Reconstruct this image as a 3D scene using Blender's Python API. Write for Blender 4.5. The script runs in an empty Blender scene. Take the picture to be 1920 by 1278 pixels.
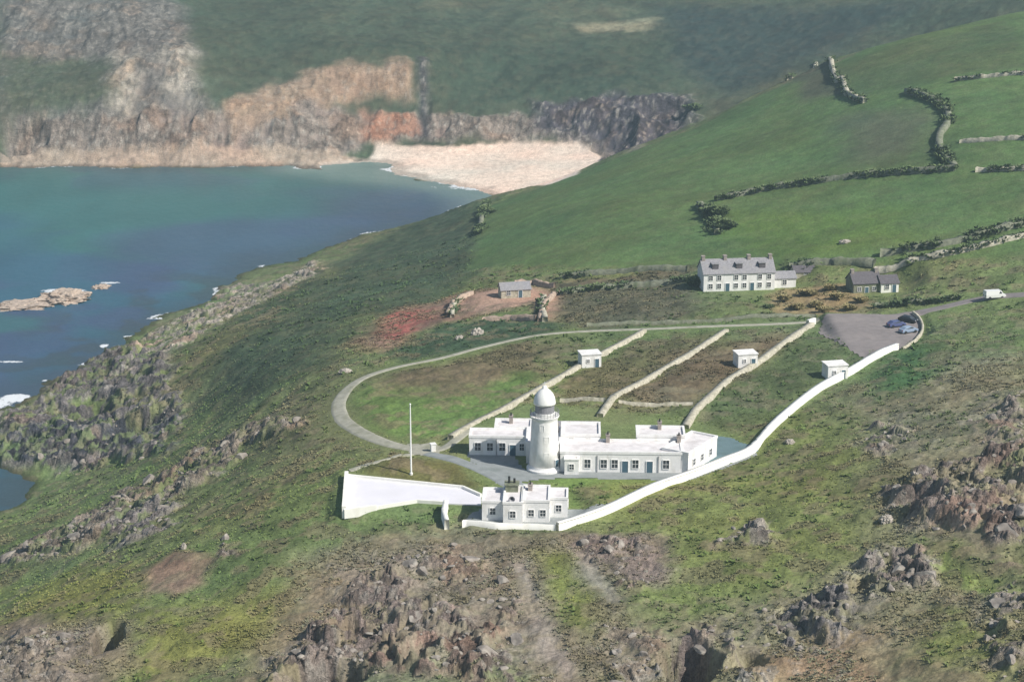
import bpy, bmesh, math, random
import numpy as np
from mathutils import Vector, Matrix, Euler

rng = np.random.default_rng(7)
random.seed(7)
sc = bpy.context.scene
C = sc.collection
R = math.radians

# ------------------------------------------------------------------ camera
CAM_Z = 170.0
F = 3583.0
PITCH = R(16.0)
CP, SP = math.cos(PITCH), math.sin(PITCH)
cam_d = bpy.data.cameras.new("camera")
cam = bpy.data.objects.new("camera", cam_d)
C.objects.link(cam)
cam.location = (0, 0, CAM_Z)
cam.rotation_euler = (R(90) - PITCH, 0, 0)
cam_d.sensor_width = 36
cam_d.lens = 36 * F / 1920
cam_d.clip_start = 1
cam_d.clip_end = 60000
sc.camera = cam


def ray(px, py):
    a, b = (px - 960) / F, (py - 639) / F
    return np.array([a, CP - b * SP, -SP - b * CP])


def atz(px, py, z):
    d = ray(px, py)
    t = (z - CAM_Z) / d[2]
    return np.array([d[0] * t, d[1] * t, z])


# ------------------------------------------------------------------ noise
def _hash(ix, iy, seed):
    h = (ix.astype(np.int64) * 374761393 + iy.astype(np.int64) * 668265263 + seed * 974711) & 0xFFFFFFFF
    h = ((h ^ (h >> 13)) * 1274126177) & 0xFFFFFFFF
    h = (h ^ (h >> 16)) & 0xFFFFFFFF
    return h / 4294967295.0


def vnoise(x, y, seed=0):
    x = np.asarray(x, float); y = np.asarray(y, float)
    ix, iy = np.floor(x), np.floor(y)
    fx, fy = x - ix, y - iy
    ux = fx * fx * fx * (fx * (fx * 6 - 15) + 10)
    uy = fy * fy * fy * (fy * (fy * 6 - 15) + 10)
    a = _hash(ix, iy, seed); b = _hash(ix + 1, iy, seed)
    c = _hash(ix, iy + 1, seed); d = _hash(ix + 1, iy + 1, seed)
    return (a + (b - a) * ux) * (1 - uy) + (c + (d - c) * ux) * uy


def fbm(x, y, s, seed=0, oct=4, gain=0.5):
    """0..1 fractal noise, s = size in metres of the biggest feature"""
    v, amp, tot = 0.0, 1.0, 0.0
    for k in range(oct):
        f = 2.03 ** k / s
        ca, sa = math.cos(k * 1.1 + .4), math.sin(k * 1.1 + .4)
        v = v + amp * vnoise((x * ca - y * sa) * f + 17.3 * k, (x * sa + y * ca) * f - 9.1 * k, seed + k)
        tot += amp; amp *= gain
    return v / tot


def ridged(x, y, s, seed=0, oct=4):
    v, amp, tot = 0.0, 1.0, 0.0
    for k in range(oct):
        f = 2.1 ** k / s
        ca, sa = math.cos(k * 1.3 + .2), math.sin(k * 1.3 + .2)
        n = vnoise((x * ca - y * sa) * f + 5.3 * k, (x * sa + y * ca) * f - 3.1 * k, seed + k)
        v = v + amp * (1 - np.abs(2 * n - 1)) ** 1.5
        tot += amp; amp *= .55
    return v / tot


def worley(x, y, s, seed=0):
    """cell value and distance to the cell border (in cells)"""
    x = x / s; y = y / s
    ix, iy = np.floor(x), np.floor(y)
    d1 = np.full(x.shape, 9.0); d2 = np.full(x.shape, 9.0); val = np.zeros(x.shape)
    for a in (-1, 0, 1):
        for b in (-1, 0, 1):
            cx = ix + a; cy = iy + b
            px = cx + .1 + .8 * _hash(cx, cy, seed); py = cy + .1 + .8 * _hash(cx, cy, seed + 5)
            d = (px - x) ** 2 + (py - y) ** 2
            k = d < d1
            d2 = np.where(k, d1, np.minimum(d2, d)); val = np.where(k, _hash(cx, cy, seed + 9), val); d1 = np.where(k, d, d1)
    return val, np.sqrt(d2) - np.sqrt(d1)


def sstep(a, b, x):
    t = np.clip((x - a) / (b - a), 0, 1)
    return t * t * (3 - 2 * t)


# ------------------------------------------------------------------ terrain control points
PX = [  # pixel x, pixel y, ground height
    # headland plateau with the lighthouse
    (1020, 887, 50), (880, 852, 50), (1285, 884, 50.3), (1340, 850, 50.5), (1130, 775, 50), (1285, 790, 50.5),
    (1200, 700, 49.5), (1420, 835, 51), (1500, 760, 52), (1580, 710, 52), (1365, 620, 49), (1210, 620, 47.5), (1525, 610, 50),
    (1690, 625, 51.5), (1600, 640, 51), (1000, 628, 46), (850, 665, 45.5), (700, 700, 45), (625, 750, 44.5), (680, 820, 47),
    (800, 750, 46.5), (950, 720, 47.5), (820, 845, 49), (650, 890, 49), (640, 962, 48), (780, 942, 48.8), (905, 948, 49.5),
    (905, 985, 49.5), (1050, 990, 50), (1230, 920, 50.5), (560, 780, 42), (560, 900, 45), (500, 1000, 45),
    # towards the camera
    (800, 1060, 47), (650, 1150, 46), (960, 1150, 49), (960, 1278, 49), (600, 1278, 43), (1200, 1050, 51), (1200, 1180, 51),
    (1400, 950, 52.5), (1400, 1100, 53), (1400, 1278, 52), (1650, 900, 57), (1650, 1050, 57), (1650, 1250, 56), (1900, 800, 62),
    (1900, 950, 63), (1900, 1100, 62), (1900, 1278, 62), (1900, 680, 59), (1750, 700, 56), (1800, 600, 55), (1920, 570, 57),
    # left slopes
    (430, 860, 34), (330, 960, 33), (300, 1090, 39), (430, 1120, 42), (430, 1278, 42), (220, 1040, 30), (100, 1060, 22), (100, 1160, 33),
    (0, 1180, 30), (0, 1278, 36), (200, 1278, 38), (0, 1050, 14), (60, 990, 9), (200, 940, 18), (300, 880, 22), (0, 985, 4), (100, 930, 4),
    (480, 800, 35), (400, 780, 24), (330, 790, 11), (480, 700, 30), (600, 690, 40), (560, 620, 30), (650, 620, 33), (700, 640, 38),
    (400, 690, 20), (300, 740, 11), (330, 660, 12), (440, 590, 12), (520, 560, 15), (600, 540, 17), (250, 820, 7), (200, 780, 5),
    (60, 800, 3.5), (60, 850, 3), (150, 850, 4), (200, 700, 4), (270, 650, 3.5),
    # valley shoulder behind the lighthouse
    (760, 600, 37), (850, 580, 39), (950, 560, 41), (1040, 590, 45), (1050, 530, 42), (1200, 560, 46), (1200, 510, 45.5),
    (800, 520, 26), (700, 520, 21), (700, 480, 12), (800, 440, 15), (900, 450, 27), (900, 500, 33), (1000, 450, 37), (1000, 400, 34),
    (1100, 450, 43), (1100, 400, 42), (1200, 350, 44), (1300, 300, 49), (1380, 545, 48.5), (1450, 540, 49), (1620, 545, 50), (1500, 450, 53),
    (1500, 400, 55), (1500, 300, 58), (1500, 220, 61), (1700, 450, 58), (1700, 350, 62), (1700, 200, 72), (1900, 450, 61),
    (1900, 350, 66), (1900, 250, 73), (1900, 120, 82), (1700, 120, 77), (1550, 580, 50), (1380, 590, 49),
    # silhouette of the near land
    (1920, 22, 88), (1700, 72, 79), (1560, 112, 70), (1480, 152, 63), (1380, 197, 54), (1300, 238, 46), (1200, 268, 37),
    (1120, 303, 29), (1060, 333, 25), (1000, 352, 20), (920, 368, 14), (850, 395, 11), (780, 423, 10), (700, 458, 8), (620, 486, 5), (500, 528, 4), (400, 575, 3),
    # beach
    (700, 275, 4), (800, 272, 5), (950, 270, 6), (1100, 275, 7), (1120, 292, 6), (1000, 310, 3), (900, 330, 1.6), (800, 315, 1.2), (780, 333, 0), (900, 357, 0), (850, 347, 0),
    # far cliffs, base then top then the hill above
    (0, 302, 1.5), (150, 302, 1.5), (300, 302, 1.5), (450, 302, 1.5), (600, 298, 1.5), (0, 320, -.6), (200, 320, -.6), (400, 319, -.6), (600, 317, -.6), (700, 328, -.4),
    (0, 220, 19), (150, 210, 21), (300, 215, 20), (450, 215, 20), (600, 190, 23), (700, 180, 24), (900, 215, 17), (1050, 215, 18), (1180, 235, 17),
    (40, 120, 36), (150, 120, 36), (250, 95, 43), (350, 100, 42), (440, 160, 30), (560, 135, 34), (640, 118, 38), (760, 122, 37), (820, 160, 28), (900, 150, 29), (1050, 150, 30), (1200, 165, 29),
    (0, 0, 60), (150, 0, 60), (300, 0, 59), (500, 60, 48), (500, 0, 56), (700, 60, 48), (700, 0, 56), (900, 70, 45), (900, 0, 56), (1100, 80, 43), (1100, 0, 57),
    (1300, 120, 36), (1300, 60, 47), (1300, 0, 58), (1300, 190, 25), (1500, 60, 50), (1500, 0, 61), (1500, 115, 41), (1700, 0, 66), (1700, 40, 58), (1920, 0, 72),
    # sea bed
    (0, 345, -2), (300, 345, -2.5), (600, 345, -2), (750, 350, -1.2), (600, 400, -3), (800, 385, -2), (300, 450, -6), (500, 470, -4), (100, 500, -7), (300, 560, -5),
    (30, 742, -1.5), (-40, 770, -1.5), (0, 630, -6), (150, 620, -4), (60, 700, -4), (0, 740, -2), (0, 905, -2.5), (30, 930, -1.2), (-100, 910, -5), (-200, 960, -5), (-200, 700, -9), (-300, 1100, -4),
    (-150, 800, 1), (-250, 1278, 10),
]
WP = [  # world points the photograph does not show
    (30, 815, 5), (80, 830, 13), (130, 850, 26), (190, 860, 42), (250, 870, 56), (-30, 770, 1), (-75, 728, -1), (-110, 700, -2),
    (-600, 935, 20), (-600, 880, -4), (-500, 600, -14), (-300, 450, -12), (-350, 250, -14), (-200, 200, -4), (-900, 300, -30),
    (-700, 1200, 60), (0, 1300, 75), (500, 1300, 100), (0, 1800, 120), (-900, 1900, 120), (900, 1800, 150), (420, 900, 90),
    (500, 600, 90), (400, 400, 85), (300, 250, 78), (0, 150, 47), (-90, 150, 38), (150, 150, 60), (0, 40, 44), (300, 40, 60), (-300, 40, -12),
    (4000, 4000, 190), (-4000, 4200, 60), (0, 5000, 170), (0, 8000, 150), (3000, -500, 150), (-4000, 200, -60), (-2500, 2500, 20), (700, 700, 105),
]
pts = np.array([atz(*p) for p in PX] + [np.array(w, float) for w in WP])
CTR = pts[:, :2].copy()
SC = 100.0
C2 = (14.0 / SC) ** 2


def _phi(d2):
    return np.sqrt(d2 + C2)


n = len(CTR)
P = CTR / SC
D2 = ((P[:, None] - P[None]) ** 2).sum(-1)
A = np.zeros((n + 3, n + 3))
A[:n, :n] = _phi(D2) + np.eye(n) * -0.015
A[:n, n] = 1; A[:n, n + 1:] = P
A[n, :n] = 1; A[n + 1:, :n] = P.T
W = np.linalg.solve(A, np.concatenate([pts[:, 2], [0, 0, 0]]))


def H0(x, y):
    x = np.atleast_1d(np.asarray(x, float)) / SC; y = np.atleast_1d(np.asarray(y, float)) / SC
    out = np.full(x.shape, W[n]) + W[n + 1] * x + W[n + 2] * y
    xf, yf, of = x.ravel(), y.ravel(), out.ravel()
    for s in range(0, xf.size, 60000):
        a, b = xf[s:s + 60000], yf[s:s + 60000]
        acc = np.zeros(a.shape)
        for k in range(n):
            acc += W[k] * np.sqrt((a - P[k, 0]) ** 2 + (b - P[k, 1]) ** 2 + C2)
        of[s:s + 60000] += acc
    return of.reshape(x.shape)


def hit(px, py):
    """first point where the ray through a photo position meets the smooth ground"""
    d = ray(px, py)
    ys = np.concatenate([np.arange(170, 700, 1.0), np.arange(700, 2600, 2.5)])
    t = ys / d[1]
    zs = CAM_Z + d[2] * t
    h = np.maximum(H0(d[0] * t, ys), 0)
    b = np.where(zs <= h)[0]
    if len(b) == 0:
        k = len(ys) - 1; return np.array([d[0] * t[k], ys[k]])
    k = b[0]
    if k == 0: return np.array([d[0] * t[0], ys[0]])
    e0, e1 = zs[k - 1] - h[k - 1], zs[k] - h[k]
    f = e0 / (e0 - e1)
    tt = t[k - 1] + (t[k] - t[k - 1]) * f
    return np.array([d[0] * tt, d[1] * tt])


def wpoly(pp):
    return np.array([hit(*p) for p in pp])


def sdist(x, y, poly):
    """signed distance, negative inside; only good near the polygon"""
    x0, y0 = poly.min(0) - 40; x1, y1 = poly.max(0) + 40
    out = np.full(x.shape, 60.0)
    m = (x > x0) & (x < x1) & (y > y0) & (y < y1)
    if not m.any(): return out
    a, b = x[m], y[m]
    d = np.full(a.shape, 1e9); ins = np.zeros(a.shape, bool)
    N = len(poly)
    for i in range(N):
        p, q = poly[i], poly[(i + 1) % N]
        ex, ey = q - p
        wx, wy = a - p[0], b - p[1]
        t = np.clip((wx * ex + wy * ey) / (ex * ex + ey * ey + 1e-9), 0, 1)
        d = np.minimum(d, (wx - ex * t) ** 2 + (wy - ey * t) ** 2)
        c = ((p[1] > b) != (q[1] > b)) & (a < (q[0] - p[0]) * (b - p[1]) / (q[1] - p[1] + 1e-12) + p[0])
        ins ^= c
    d = np.sqrt(d)
    out[m] = np.where(ins, -d, d)
    return out


def ldist(x, y, line):
    x0, y0 = line.min(0) - 25; x1, y1 = line.max(0) + 25
    out = np.full(x.shape, 60.0)
    m = (x > x0) & (x < x1) & (y > y0) & (y < y1)
    if not m.any(): return out
    a, b = x[m], y[m]; d = np.full(a.shape, 1e9)
    for i in range(len(line) - 1):
        p, q = line[i], line[i + 1]
        ex, ey = q - p; wx, wy = a - p[0], b - p[1]
        t = np.clip((wx * ex + wy * ey) / (ex * ex + ey * ey + 1e-9), 0, 1)
        d = np.minimum(d, (wx - ex * t) ** 2 + (wy - ey * t) ** 2)
    out[m] = np.sqrt(d)
    return out


def smooth_line(p, k=8):
    """Catmull-Rom through points"""
    p = np.asarray(p, float)
    q = np.vstack([2 * p[0] - p[1], p, 2 * p[-1] - p[-2]])
    out = []
    for i in range(1, len(q) - 2):
        for t in np.linspace(0, 1, k, endpoint=False):
            a = 2 * q[i]; b = q[i + 1] - q[i - 1]
            c = 2 * q[i - 1] - 5 * q[i] + 4 * q[i + 1] - q[i + 2]; d = -q[i - 1] + 3 * q[i] - 3 * q[i + 1] + q[i + 2]
            out.append(.5 * (a + b * t + c * t * t + d * t ** 3))
    out.append(p[-1])
    return np.array(out)


# ------------------------------------------------------------------ land cover: outline, colour (albedo), edge m, rockiness
G_FIELD = (.102, .168, .058); G_FIELD2 = (.10, .14, .055); G_DARK = (.055, .082, .045); G_OLIVE = (.128, .17, .066)
G_LAWN = (.11, .18, .052); BROWN = (.15, .125, .085); PINK = (.25, .19, .15); ROCK = (.25, .225, .20); GREY = (.20, .19, .19)
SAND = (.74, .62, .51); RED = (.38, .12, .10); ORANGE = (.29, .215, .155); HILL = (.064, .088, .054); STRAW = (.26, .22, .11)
COVER = [
    # name, outline in photo positions, colour, soft edge, rock 0..1
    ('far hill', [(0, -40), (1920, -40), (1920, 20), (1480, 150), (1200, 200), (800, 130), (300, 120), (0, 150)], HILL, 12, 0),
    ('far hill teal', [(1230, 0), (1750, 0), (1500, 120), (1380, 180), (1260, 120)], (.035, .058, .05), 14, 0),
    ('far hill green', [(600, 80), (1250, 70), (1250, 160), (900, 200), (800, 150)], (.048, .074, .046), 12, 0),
    ('bare track far', [(1060, 38), (1160, 36), (1230, 30), (1230, 52), (1140, 54), (1090, 50)], (.26, .26, .17), 5, 0),
    ('far crag', [(0, 0), (330, 0), (350, 60), (370, 190), (440, 230), (440, 300), (0, 300)], (.14, .135, .125), 8, .62),
    ('far crag green', [(0, 110), (200, 110), (230, 170), (150, 215), (0, 215)], (.075, .095, .06), 8, .2),
    ('far crag pale a', [(215, 100), (255, 95), (265, 150), (240, 215), (215, 200)], (.34, .31, .26), 9, .9),
    ('far crag pale b', [(310, 95), (350, 95), (362, 150), (345, 205), (315, 160)], (.38, .35, .30), 9, .9),
    ('far cliff', [(0, 225), (420, 215), (560, 180), (780, 200), (960, 225), (1200, 220), (1200, 285), (1050, 262), (700, 268), (600, 300), (0, 304)], (.225, .19, .165), 4, 1),
    ('orange cliff', [(420, 190), (520, 150), (640, 118), (780, 122), (780, 175), (700, 170), (600, 190), (440, 240)], ORANGE, 4, .5),
    ('red cliff', [(680, 195), (770, 205), (790, 255), (700, 262)], (.36, .20, .14), 4, .7),
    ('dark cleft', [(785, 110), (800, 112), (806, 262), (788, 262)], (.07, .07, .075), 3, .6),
    ('dark rocks', [(1010, 190), (1300, 180), (1300, 235), (1140, 290), (1120, 262), (1000, 255)], (.075, .07, .085), 6, 1),
    ('shore ledge', [(0, 280), (300, 282), (640, 290), (720, 300), (700, 320), (300, 314), (0, 318)], (.40, .32, .25), 3, .35),
    ('sand', [(705, 268), (800, 273), (850, 275), (960, 266), (1090, 268), (1128, 290), (1070, 345), (930, 366), (850, 350), (780, 336), (600, 316), (600, 308), (690, 300)], SAND, 1.5, 0),
    ('dark slope', [(600, 500), (700, 455), (900, 375), (915, 470), (880, 520), (830, 560), (680, 600), (640, 690), (560, 700), (430, 790), (380, 700), (520, 600)], G_DARK, 10, 0),
    ('shore grass', [(400, 580), (520, 520), (620, 490), (640, 510), (520, 590), (400, 690), (330, 690)], (.12, .135, .06), 6, .1),
    ('slope scrub', [(600, 500), (620, 560), (480, 640), (440, 600)], (.06, .085, .045), 8, 0),
    ('fields', [(880, 505), (915, 385), (1060, 335), (1130, 308), (1300, 240), (1480, 155), (1600, 105), (1930, 20), (1930, 480), (1700, 490), (1300, 500), (1100, 505)], G_FIELD, 3, 0),
    ('field brown', [(1560, 225), (1730, 200), (1750, 280), (1600, 315)], (.105, .125, .07), 10, 0),
    ('field lime', [(1380, 400), (1700, 390), (1700, 460), (1450, 470), (1370, 450)], (.115, .18, .045), 8, 0),
    ('field far', [(1560, 130), (1900, 40), (1930, 130), (1620, 180)], (.085, .125, .05), 6, 0),
    ('scrub by shoulder', [(1340, 190), (1480, 140), (1570, 130), (1600, 185), (1500, 180), (1350, 200)], (.085, .10, .06), 5, 0),
    ('bank', [(1030, 525), (1290, 505), (1290, 590), (1100, 615), (1030, 600)], (.10, .10, .062), 4, .1),
    ('red scrub', [(670, 645), (760, 570), (850, 555), (930, 545), (900, 590), (780, 625), (720, 660)], (.23, .15, .11), 5, 0),
    ('red patch', [(718, 616), (745, 585), (775, 575), (788, 590), (782, 622), (745, 635)], RED, 5, 0),
    ('pink earth', [(850, 575), (900, 550), (1010, 535), (1050, 548), (1040, 600), (1010, 600), (1000, 570), (900, 590)], (.36, .24, .18), 3, .1),
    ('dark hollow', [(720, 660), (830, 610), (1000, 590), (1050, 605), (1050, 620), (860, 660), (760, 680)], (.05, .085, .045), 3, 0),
    ('cottage garden', [(1440, 545), (1480, 530), (1600, 530), (1640, 575), (1560, 592), (1450, 588)], (.24, .20, .105), 2, 0),
    ('loop lawn', [(650, 745), (720, 705), (880, 680), (1020, 700), (960, 745), (850, 815), (770, 828), (690, 805)], G_LAWN, 2, 0),
    ('loop brown', [(700, 705), (850, 672), (1080, 640), (1020, 700), (880, 740), (740, 740)], (.125, .118, .066), 6, 0),
    ('garden a', [(1050, 720), (1200, 640), (1350, 620), (1150, 750), (1060, 760)], (.115, .115, .055), 2, 0),
    ('garden b brown', [(1150, 730), (1340, 640), (1480, 630), (1300, 770), (1160, 770)], (.165, .125, .075), 5, 0),
    ('garden c', [(1310, 770), (1530, 620), (1570, 690), (1420, 800), (1330, 800)], (.095, .12, .05), 3, 0),
    ('front lawn', [(1000, 900), (1065, 892), (1290, 892), (1180, 935), (1065, 945), (1062, 910)], G_LAWN, 1, 0),
    ('flagpole lawn', [(680, 885), (780, 858), (860, 868), (900, 910), (780, 905)], (.115, .12, .045), 1.5, 0),
    ('left grass', [(440, 990), (640, 830), (660, 1000), (600, 1050), (480, 1120), (300, 1130), (300, 1040)], (.115, .16, .06), 8, 0),
    ('left brown grass', [(430, 820), (640, 720), (640, 830), (560, 900)], (.125, .135, .065), 8, 0),
    ('yellow turf left', [(0, 1090), (280, 1060), (300, 1140), (560, 1130), (560, 1230), (240, 1240), (0, 1170)], (.185, .20, .062), 7, 0),
    ('bare patch left', [(275, 1075), (330, 1040), (395, 1045), (385, 1090), (335, 1115), (275, 1112)], (.25, .17, .12), 2, 0),
    ('brown left bottom', [(-40, 1185), (200, 1165), (215, 1290), (-40, 1290)], (.20, .165, .125), 4, .35),
    ('heath front', [(560, 1040), (800, 1000), (1300, 1000), (1300, 1290), (460, 1290), (540, 1150)], (.19, .172, .122), 8, .35),
    ('heath right', [(1560, 760), (1700, 690), (1930, 660), (1930, 1290), (1200, 1290), (1250, 1160), (1500, 1080), (1650, 950)], (.20, .195, .12), 8, .25),
    ('turf right', [(1100, 950), (1300, 880), (1500, 760), (1580, 800), (1640, 960), (1560, 1080), (1300, 1170), (1100, 1130)], (.15, .18, .062), 8, 0),
    ('turf pocket', [(1000, 1040), (1060, 1040), (1110, 1130), (1130, 1200), (1060, 1180)], (.17, .19, .055), 3, 0),
    ('turf right b', [(1710, 990), (1930, 1080), (1930, 1140), (1760, 1080)], (.145, .19, .06), 4, 0),
    ('turf right c', [(1740, 1150), (1900, 1160), (1880, 1250), (1760, 1240)], (.15, .18, .06), 5, .1),
    ('lush by wall', [(1640, 700), (1740, 640), (1760, 700), (1650, 760)], (.06, .12, .045), 4, 0),
    ('pale path front', [(960, 1060), (985, 1055), (1030, 1180), (1100, 1278), (1050, 1278), (990, 1180)], (.27, .235, .20), 2.5, .1),
    ('pale path front b', [(1080, 1030), (1110, 1050), (1170, 1130), (1150, 1140), (1090, 1080)], (.26, .235, .19), 2, .1),
    ('ochre bottom', [(1480, 1240), (1640, 1200), (1680, 1290), (1450, 1290)], (.30, .22, .14), 4, .5),
    ('worn edge', [(1040, 1000), (1250, 1010), (1260, 1090), (1180, 1100), (1080, 1040)], (.21, .165, .14), 3, .6),
]
ROCKS = [  # outcrops: outline, colour, height of the crags in metres, soft edge
    ([(0, 775), (60, 760), (110, 710), (190, 655), (250, 640), (300, 650), (330, 700), (335, 800), (300, 850), (180, 885), (60, 880), (0, 870)], (.15, .14, .145), 2.8, 4),
    ([(250, 640), (330, 600), (420, 542), (500, 530), (420, 575), (330, 640)], (.30, .25, .21), 1.5, 3),
    ([(0, 1045), (120, 985), (240, 925), (330, 870), (450, 810), (560, 772), (560, 800), (440, 870), (350, 930), (220, 1000), (120, 1050), (0, 1070)], (.25, .215, .18), 2.2, 4),
    ([(170, 1020), (230, 960), (330, 930), (330, 985), (230, 1030)], (.22, .20, .20), 2.2, 3),
    ([(400, 1010), (450, 1005), (470, 1045), (410, 1050)], (.28, .22, .19), 1.3, 2),
    ([(640, 1130), (700, 1085), (780, 1090), (860, 1120), (900, 1180), (860, 1278), (560, 1290), (580, 1200)], (.23, .19, .175), 2.8, 3),
    ([(800, 1140), (940, 1170), (960, 1290), (860, 1290)], (.22, .175, .155), 2.2, 3),
    ([(1080, 1010), (1180, 1010), (1250, 1060), (1200, 1110), (1120, 1060)], (.20, .165, .15), 1.4, 2),
    ([(1350, 985), (1430, 985), (1440, 1025), (1360, 1035)], (.27, .24, .22), 1.7, 2),
    ([(1430, 1135), (1520, 1100), (1600, 1070), (1600, 1200), (1540, 1230), (1440, 1200)], (.19, .18, .185), 2.8, 3),
    ([(1590, 1060), (1650, 1020), (1720, 1030), (1730, 1090), (1640, 1120)], (.27, .24, .225), 2.8, 2),
    ([(1240, 1195), (1340, 1185), (1340, 1290), (1240, 1290)], (.17, .165, .175), 3.0, 2),
    ([(1350, 1200), (1430, 1220), (1440, 1290), (1350, 1290)], (.19, .19, .18), 2.0, 2),
    ([(1660, 920), (1760, 870), (1850, 860), (1930, 820), (1930, 1060), (1820, 1000), (1720, 985), (1670, 960)], (.24, .20, .185), 2.8, 3),
    ([(1600, 800), (1660, 780), (1700, 810), (1680, 860), (1610, 850)], (.30, .255, .225), 1.8, 3),
    ([(1850, 740), (1930, 730), (1930, 830), (1840, 830)], (.27, .235, .21), 1.6, 4),
    ([(1840, 1120), (1930, 1110), (1930, 1290), (1880, 1290)], (.25, .22, .20), 1.8, 3),
    ([(-40, 1200), (120, 1190), (170, 1290), (-40, 1290)], (.24, .205, .175), 1.4, 4),
    ([(880, 1100), (960, 1085), (980, 1160), (1010, 1240), (1020, 1290), (900, 1290), (900, 1180)], (.24, .20, .18), 1.1, 5),
    ([(700, 1050), (860, 1030), (940, 1060), (860, 1090), (740, 1085)], (.23, .195, .17), .9, 5),
    ([(1150, 1190), (1240, 1190), (1240, 1290), (1160, 1290)], (.24, .20, .17), 1.0, 6),
    ([(240, 655), (330, 598), (420, 545), (520, 522), (600, 490), (612, 500), (530, 545), (440, 592), (350, 645), (270, 670)], (.36, .32, .28), 1.5, 3),
    ([(0, 805), (150, 785), (250, 770), (330, 790), (325, 845), (200, 868), (100, 878), (0, 868)], (.075, .08, .10), 2.9, 3),  # near-black colour: wet shore rock with the gully's shadow painted in
    ([(500, 1230), (660, 1215), (700, 1290), (480, 1290)], (.27, .225, .20), 2.2, 3),
]
PITS = [  # gullies and cliff hollows: photo position, radius x, radius y, depth
    ((205, 1195), 2.6, 6.0, 8.0), ((620, 1275), 5.5, 4.0, 9), ((1292, 1245), 4.6, 7, 9.0), ((240, 815), 10, 7, 6), ((180, 770), 5, 5, 2.5),
    ((1720, 948), 4, 3.5, 2.6), ((1620, 1090), 3.0, 3.2, 3.0), ((1680, 1045), 2.5, 1.8, 2.0), ((280, 965), 4, 3, 2.6), ((1390, 1010), 2.8, 1.2, 1.2),
    ((660, 1180), 2.5, 3, 2.4), ((820, 1140), 3.5, 1.6, 1.6), ((1480, 1150), 4, 2.5, 2.4), ((1400, 1245), 3, 3, 2.2), ((40, 255), 14, 10, 8), ((1245, 205), 15, 12, 6),
    ((795, 200), 4, 20, 1.5), ((1920, 1040), 3, 2.5, 2),
]
coverw = [(nm, wpoly(pp), np.array(col), soft, rk) for nm, pp, col, soft, rk in COVER]
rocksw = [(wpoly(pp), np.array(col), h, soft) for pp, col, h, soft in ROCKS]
pitsw = [(hit(*p), rx, ry, d) for p, rx, ry, d in PITS]

# lines of the place
L_LOOP = smooth_line(wpoly([(1535, 603), (1440, 608), (1330, 612), (1210, 617), (1100, 621), (1000, 630), (900, 652), (820, 673), (730, 692), (670, 715), (638, 748),
                            (640, 782), (680, 812), (730, 832), (790, 843), (840, 838), (880, 812)]))
L_YARD = smooth_line(wpoly([(800, 850), (850, 862), (910, 885), (950, 905), (990, 912)]))
L_ROAD = smooth_line(wpoly([(1560, 610), (1640, 605), (1700, 590), (1760, 578), (1820, 564), (1870, 556), (1960, 548), (2100, 520)]))
L_WALLWHITE = smooth_line(wpoly([(1045, 992), (1130, 965), (1230, 919), (1350, 868), (1412, 838), (1470, 785), (1560, 718), (1682, 652)]), 6)
PADS = [  # outline, height, edge
    ([(870, 868), (960, 905), (1270, 897), (1420, 840), (1340, 795), (1130, 770), (985, 770), (860, 820)], 50.0, 4),
    ([(890, 990), (1050, 985), (1085, 950), (1060, 915), (900, 915)], 49.5, 3),
    ([(645, 889), (870, 911), (905, 928), (905, 952), (830, 949), (780, 946), (700, 959), (636, 966)], 48.9, 2.5),
    ([(1550, 600), (1720, 590), (1730, 625), (1690, 650), (1600, 660)], None, 3),
]
padsw = []
for pp, z, e in PADS:
    w = wpoly(pp)
    if z is None: z = float(H0(w[:, 0], w[:, 1]).mean())
    padsw.append((w, z, e))
FLAT = []       # house pads added before the ground is built: (x, y, radius, z)


def rock_mask(x, y):
    m = np.zeros(x.shape); h = np.zeros(x.shape); col = np.zeros(x.shape + (3,))
    wx = x + (fbm(x, y, 9, 31) - .5) * 9; wy = y + (fbm(x, y, 9, 41) - .5) * 13
    for poly, c, hh, soft in rocksw:
        s = 1 - sstep(-soft, soft, sdist(wx, wy, poly))
        k = (s > .02) & (s >= m * .98)
        m = np.maximum(m, s); h = np.maximum(h, hh * s)
        col[k] = c
    return m, h, col


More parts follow.
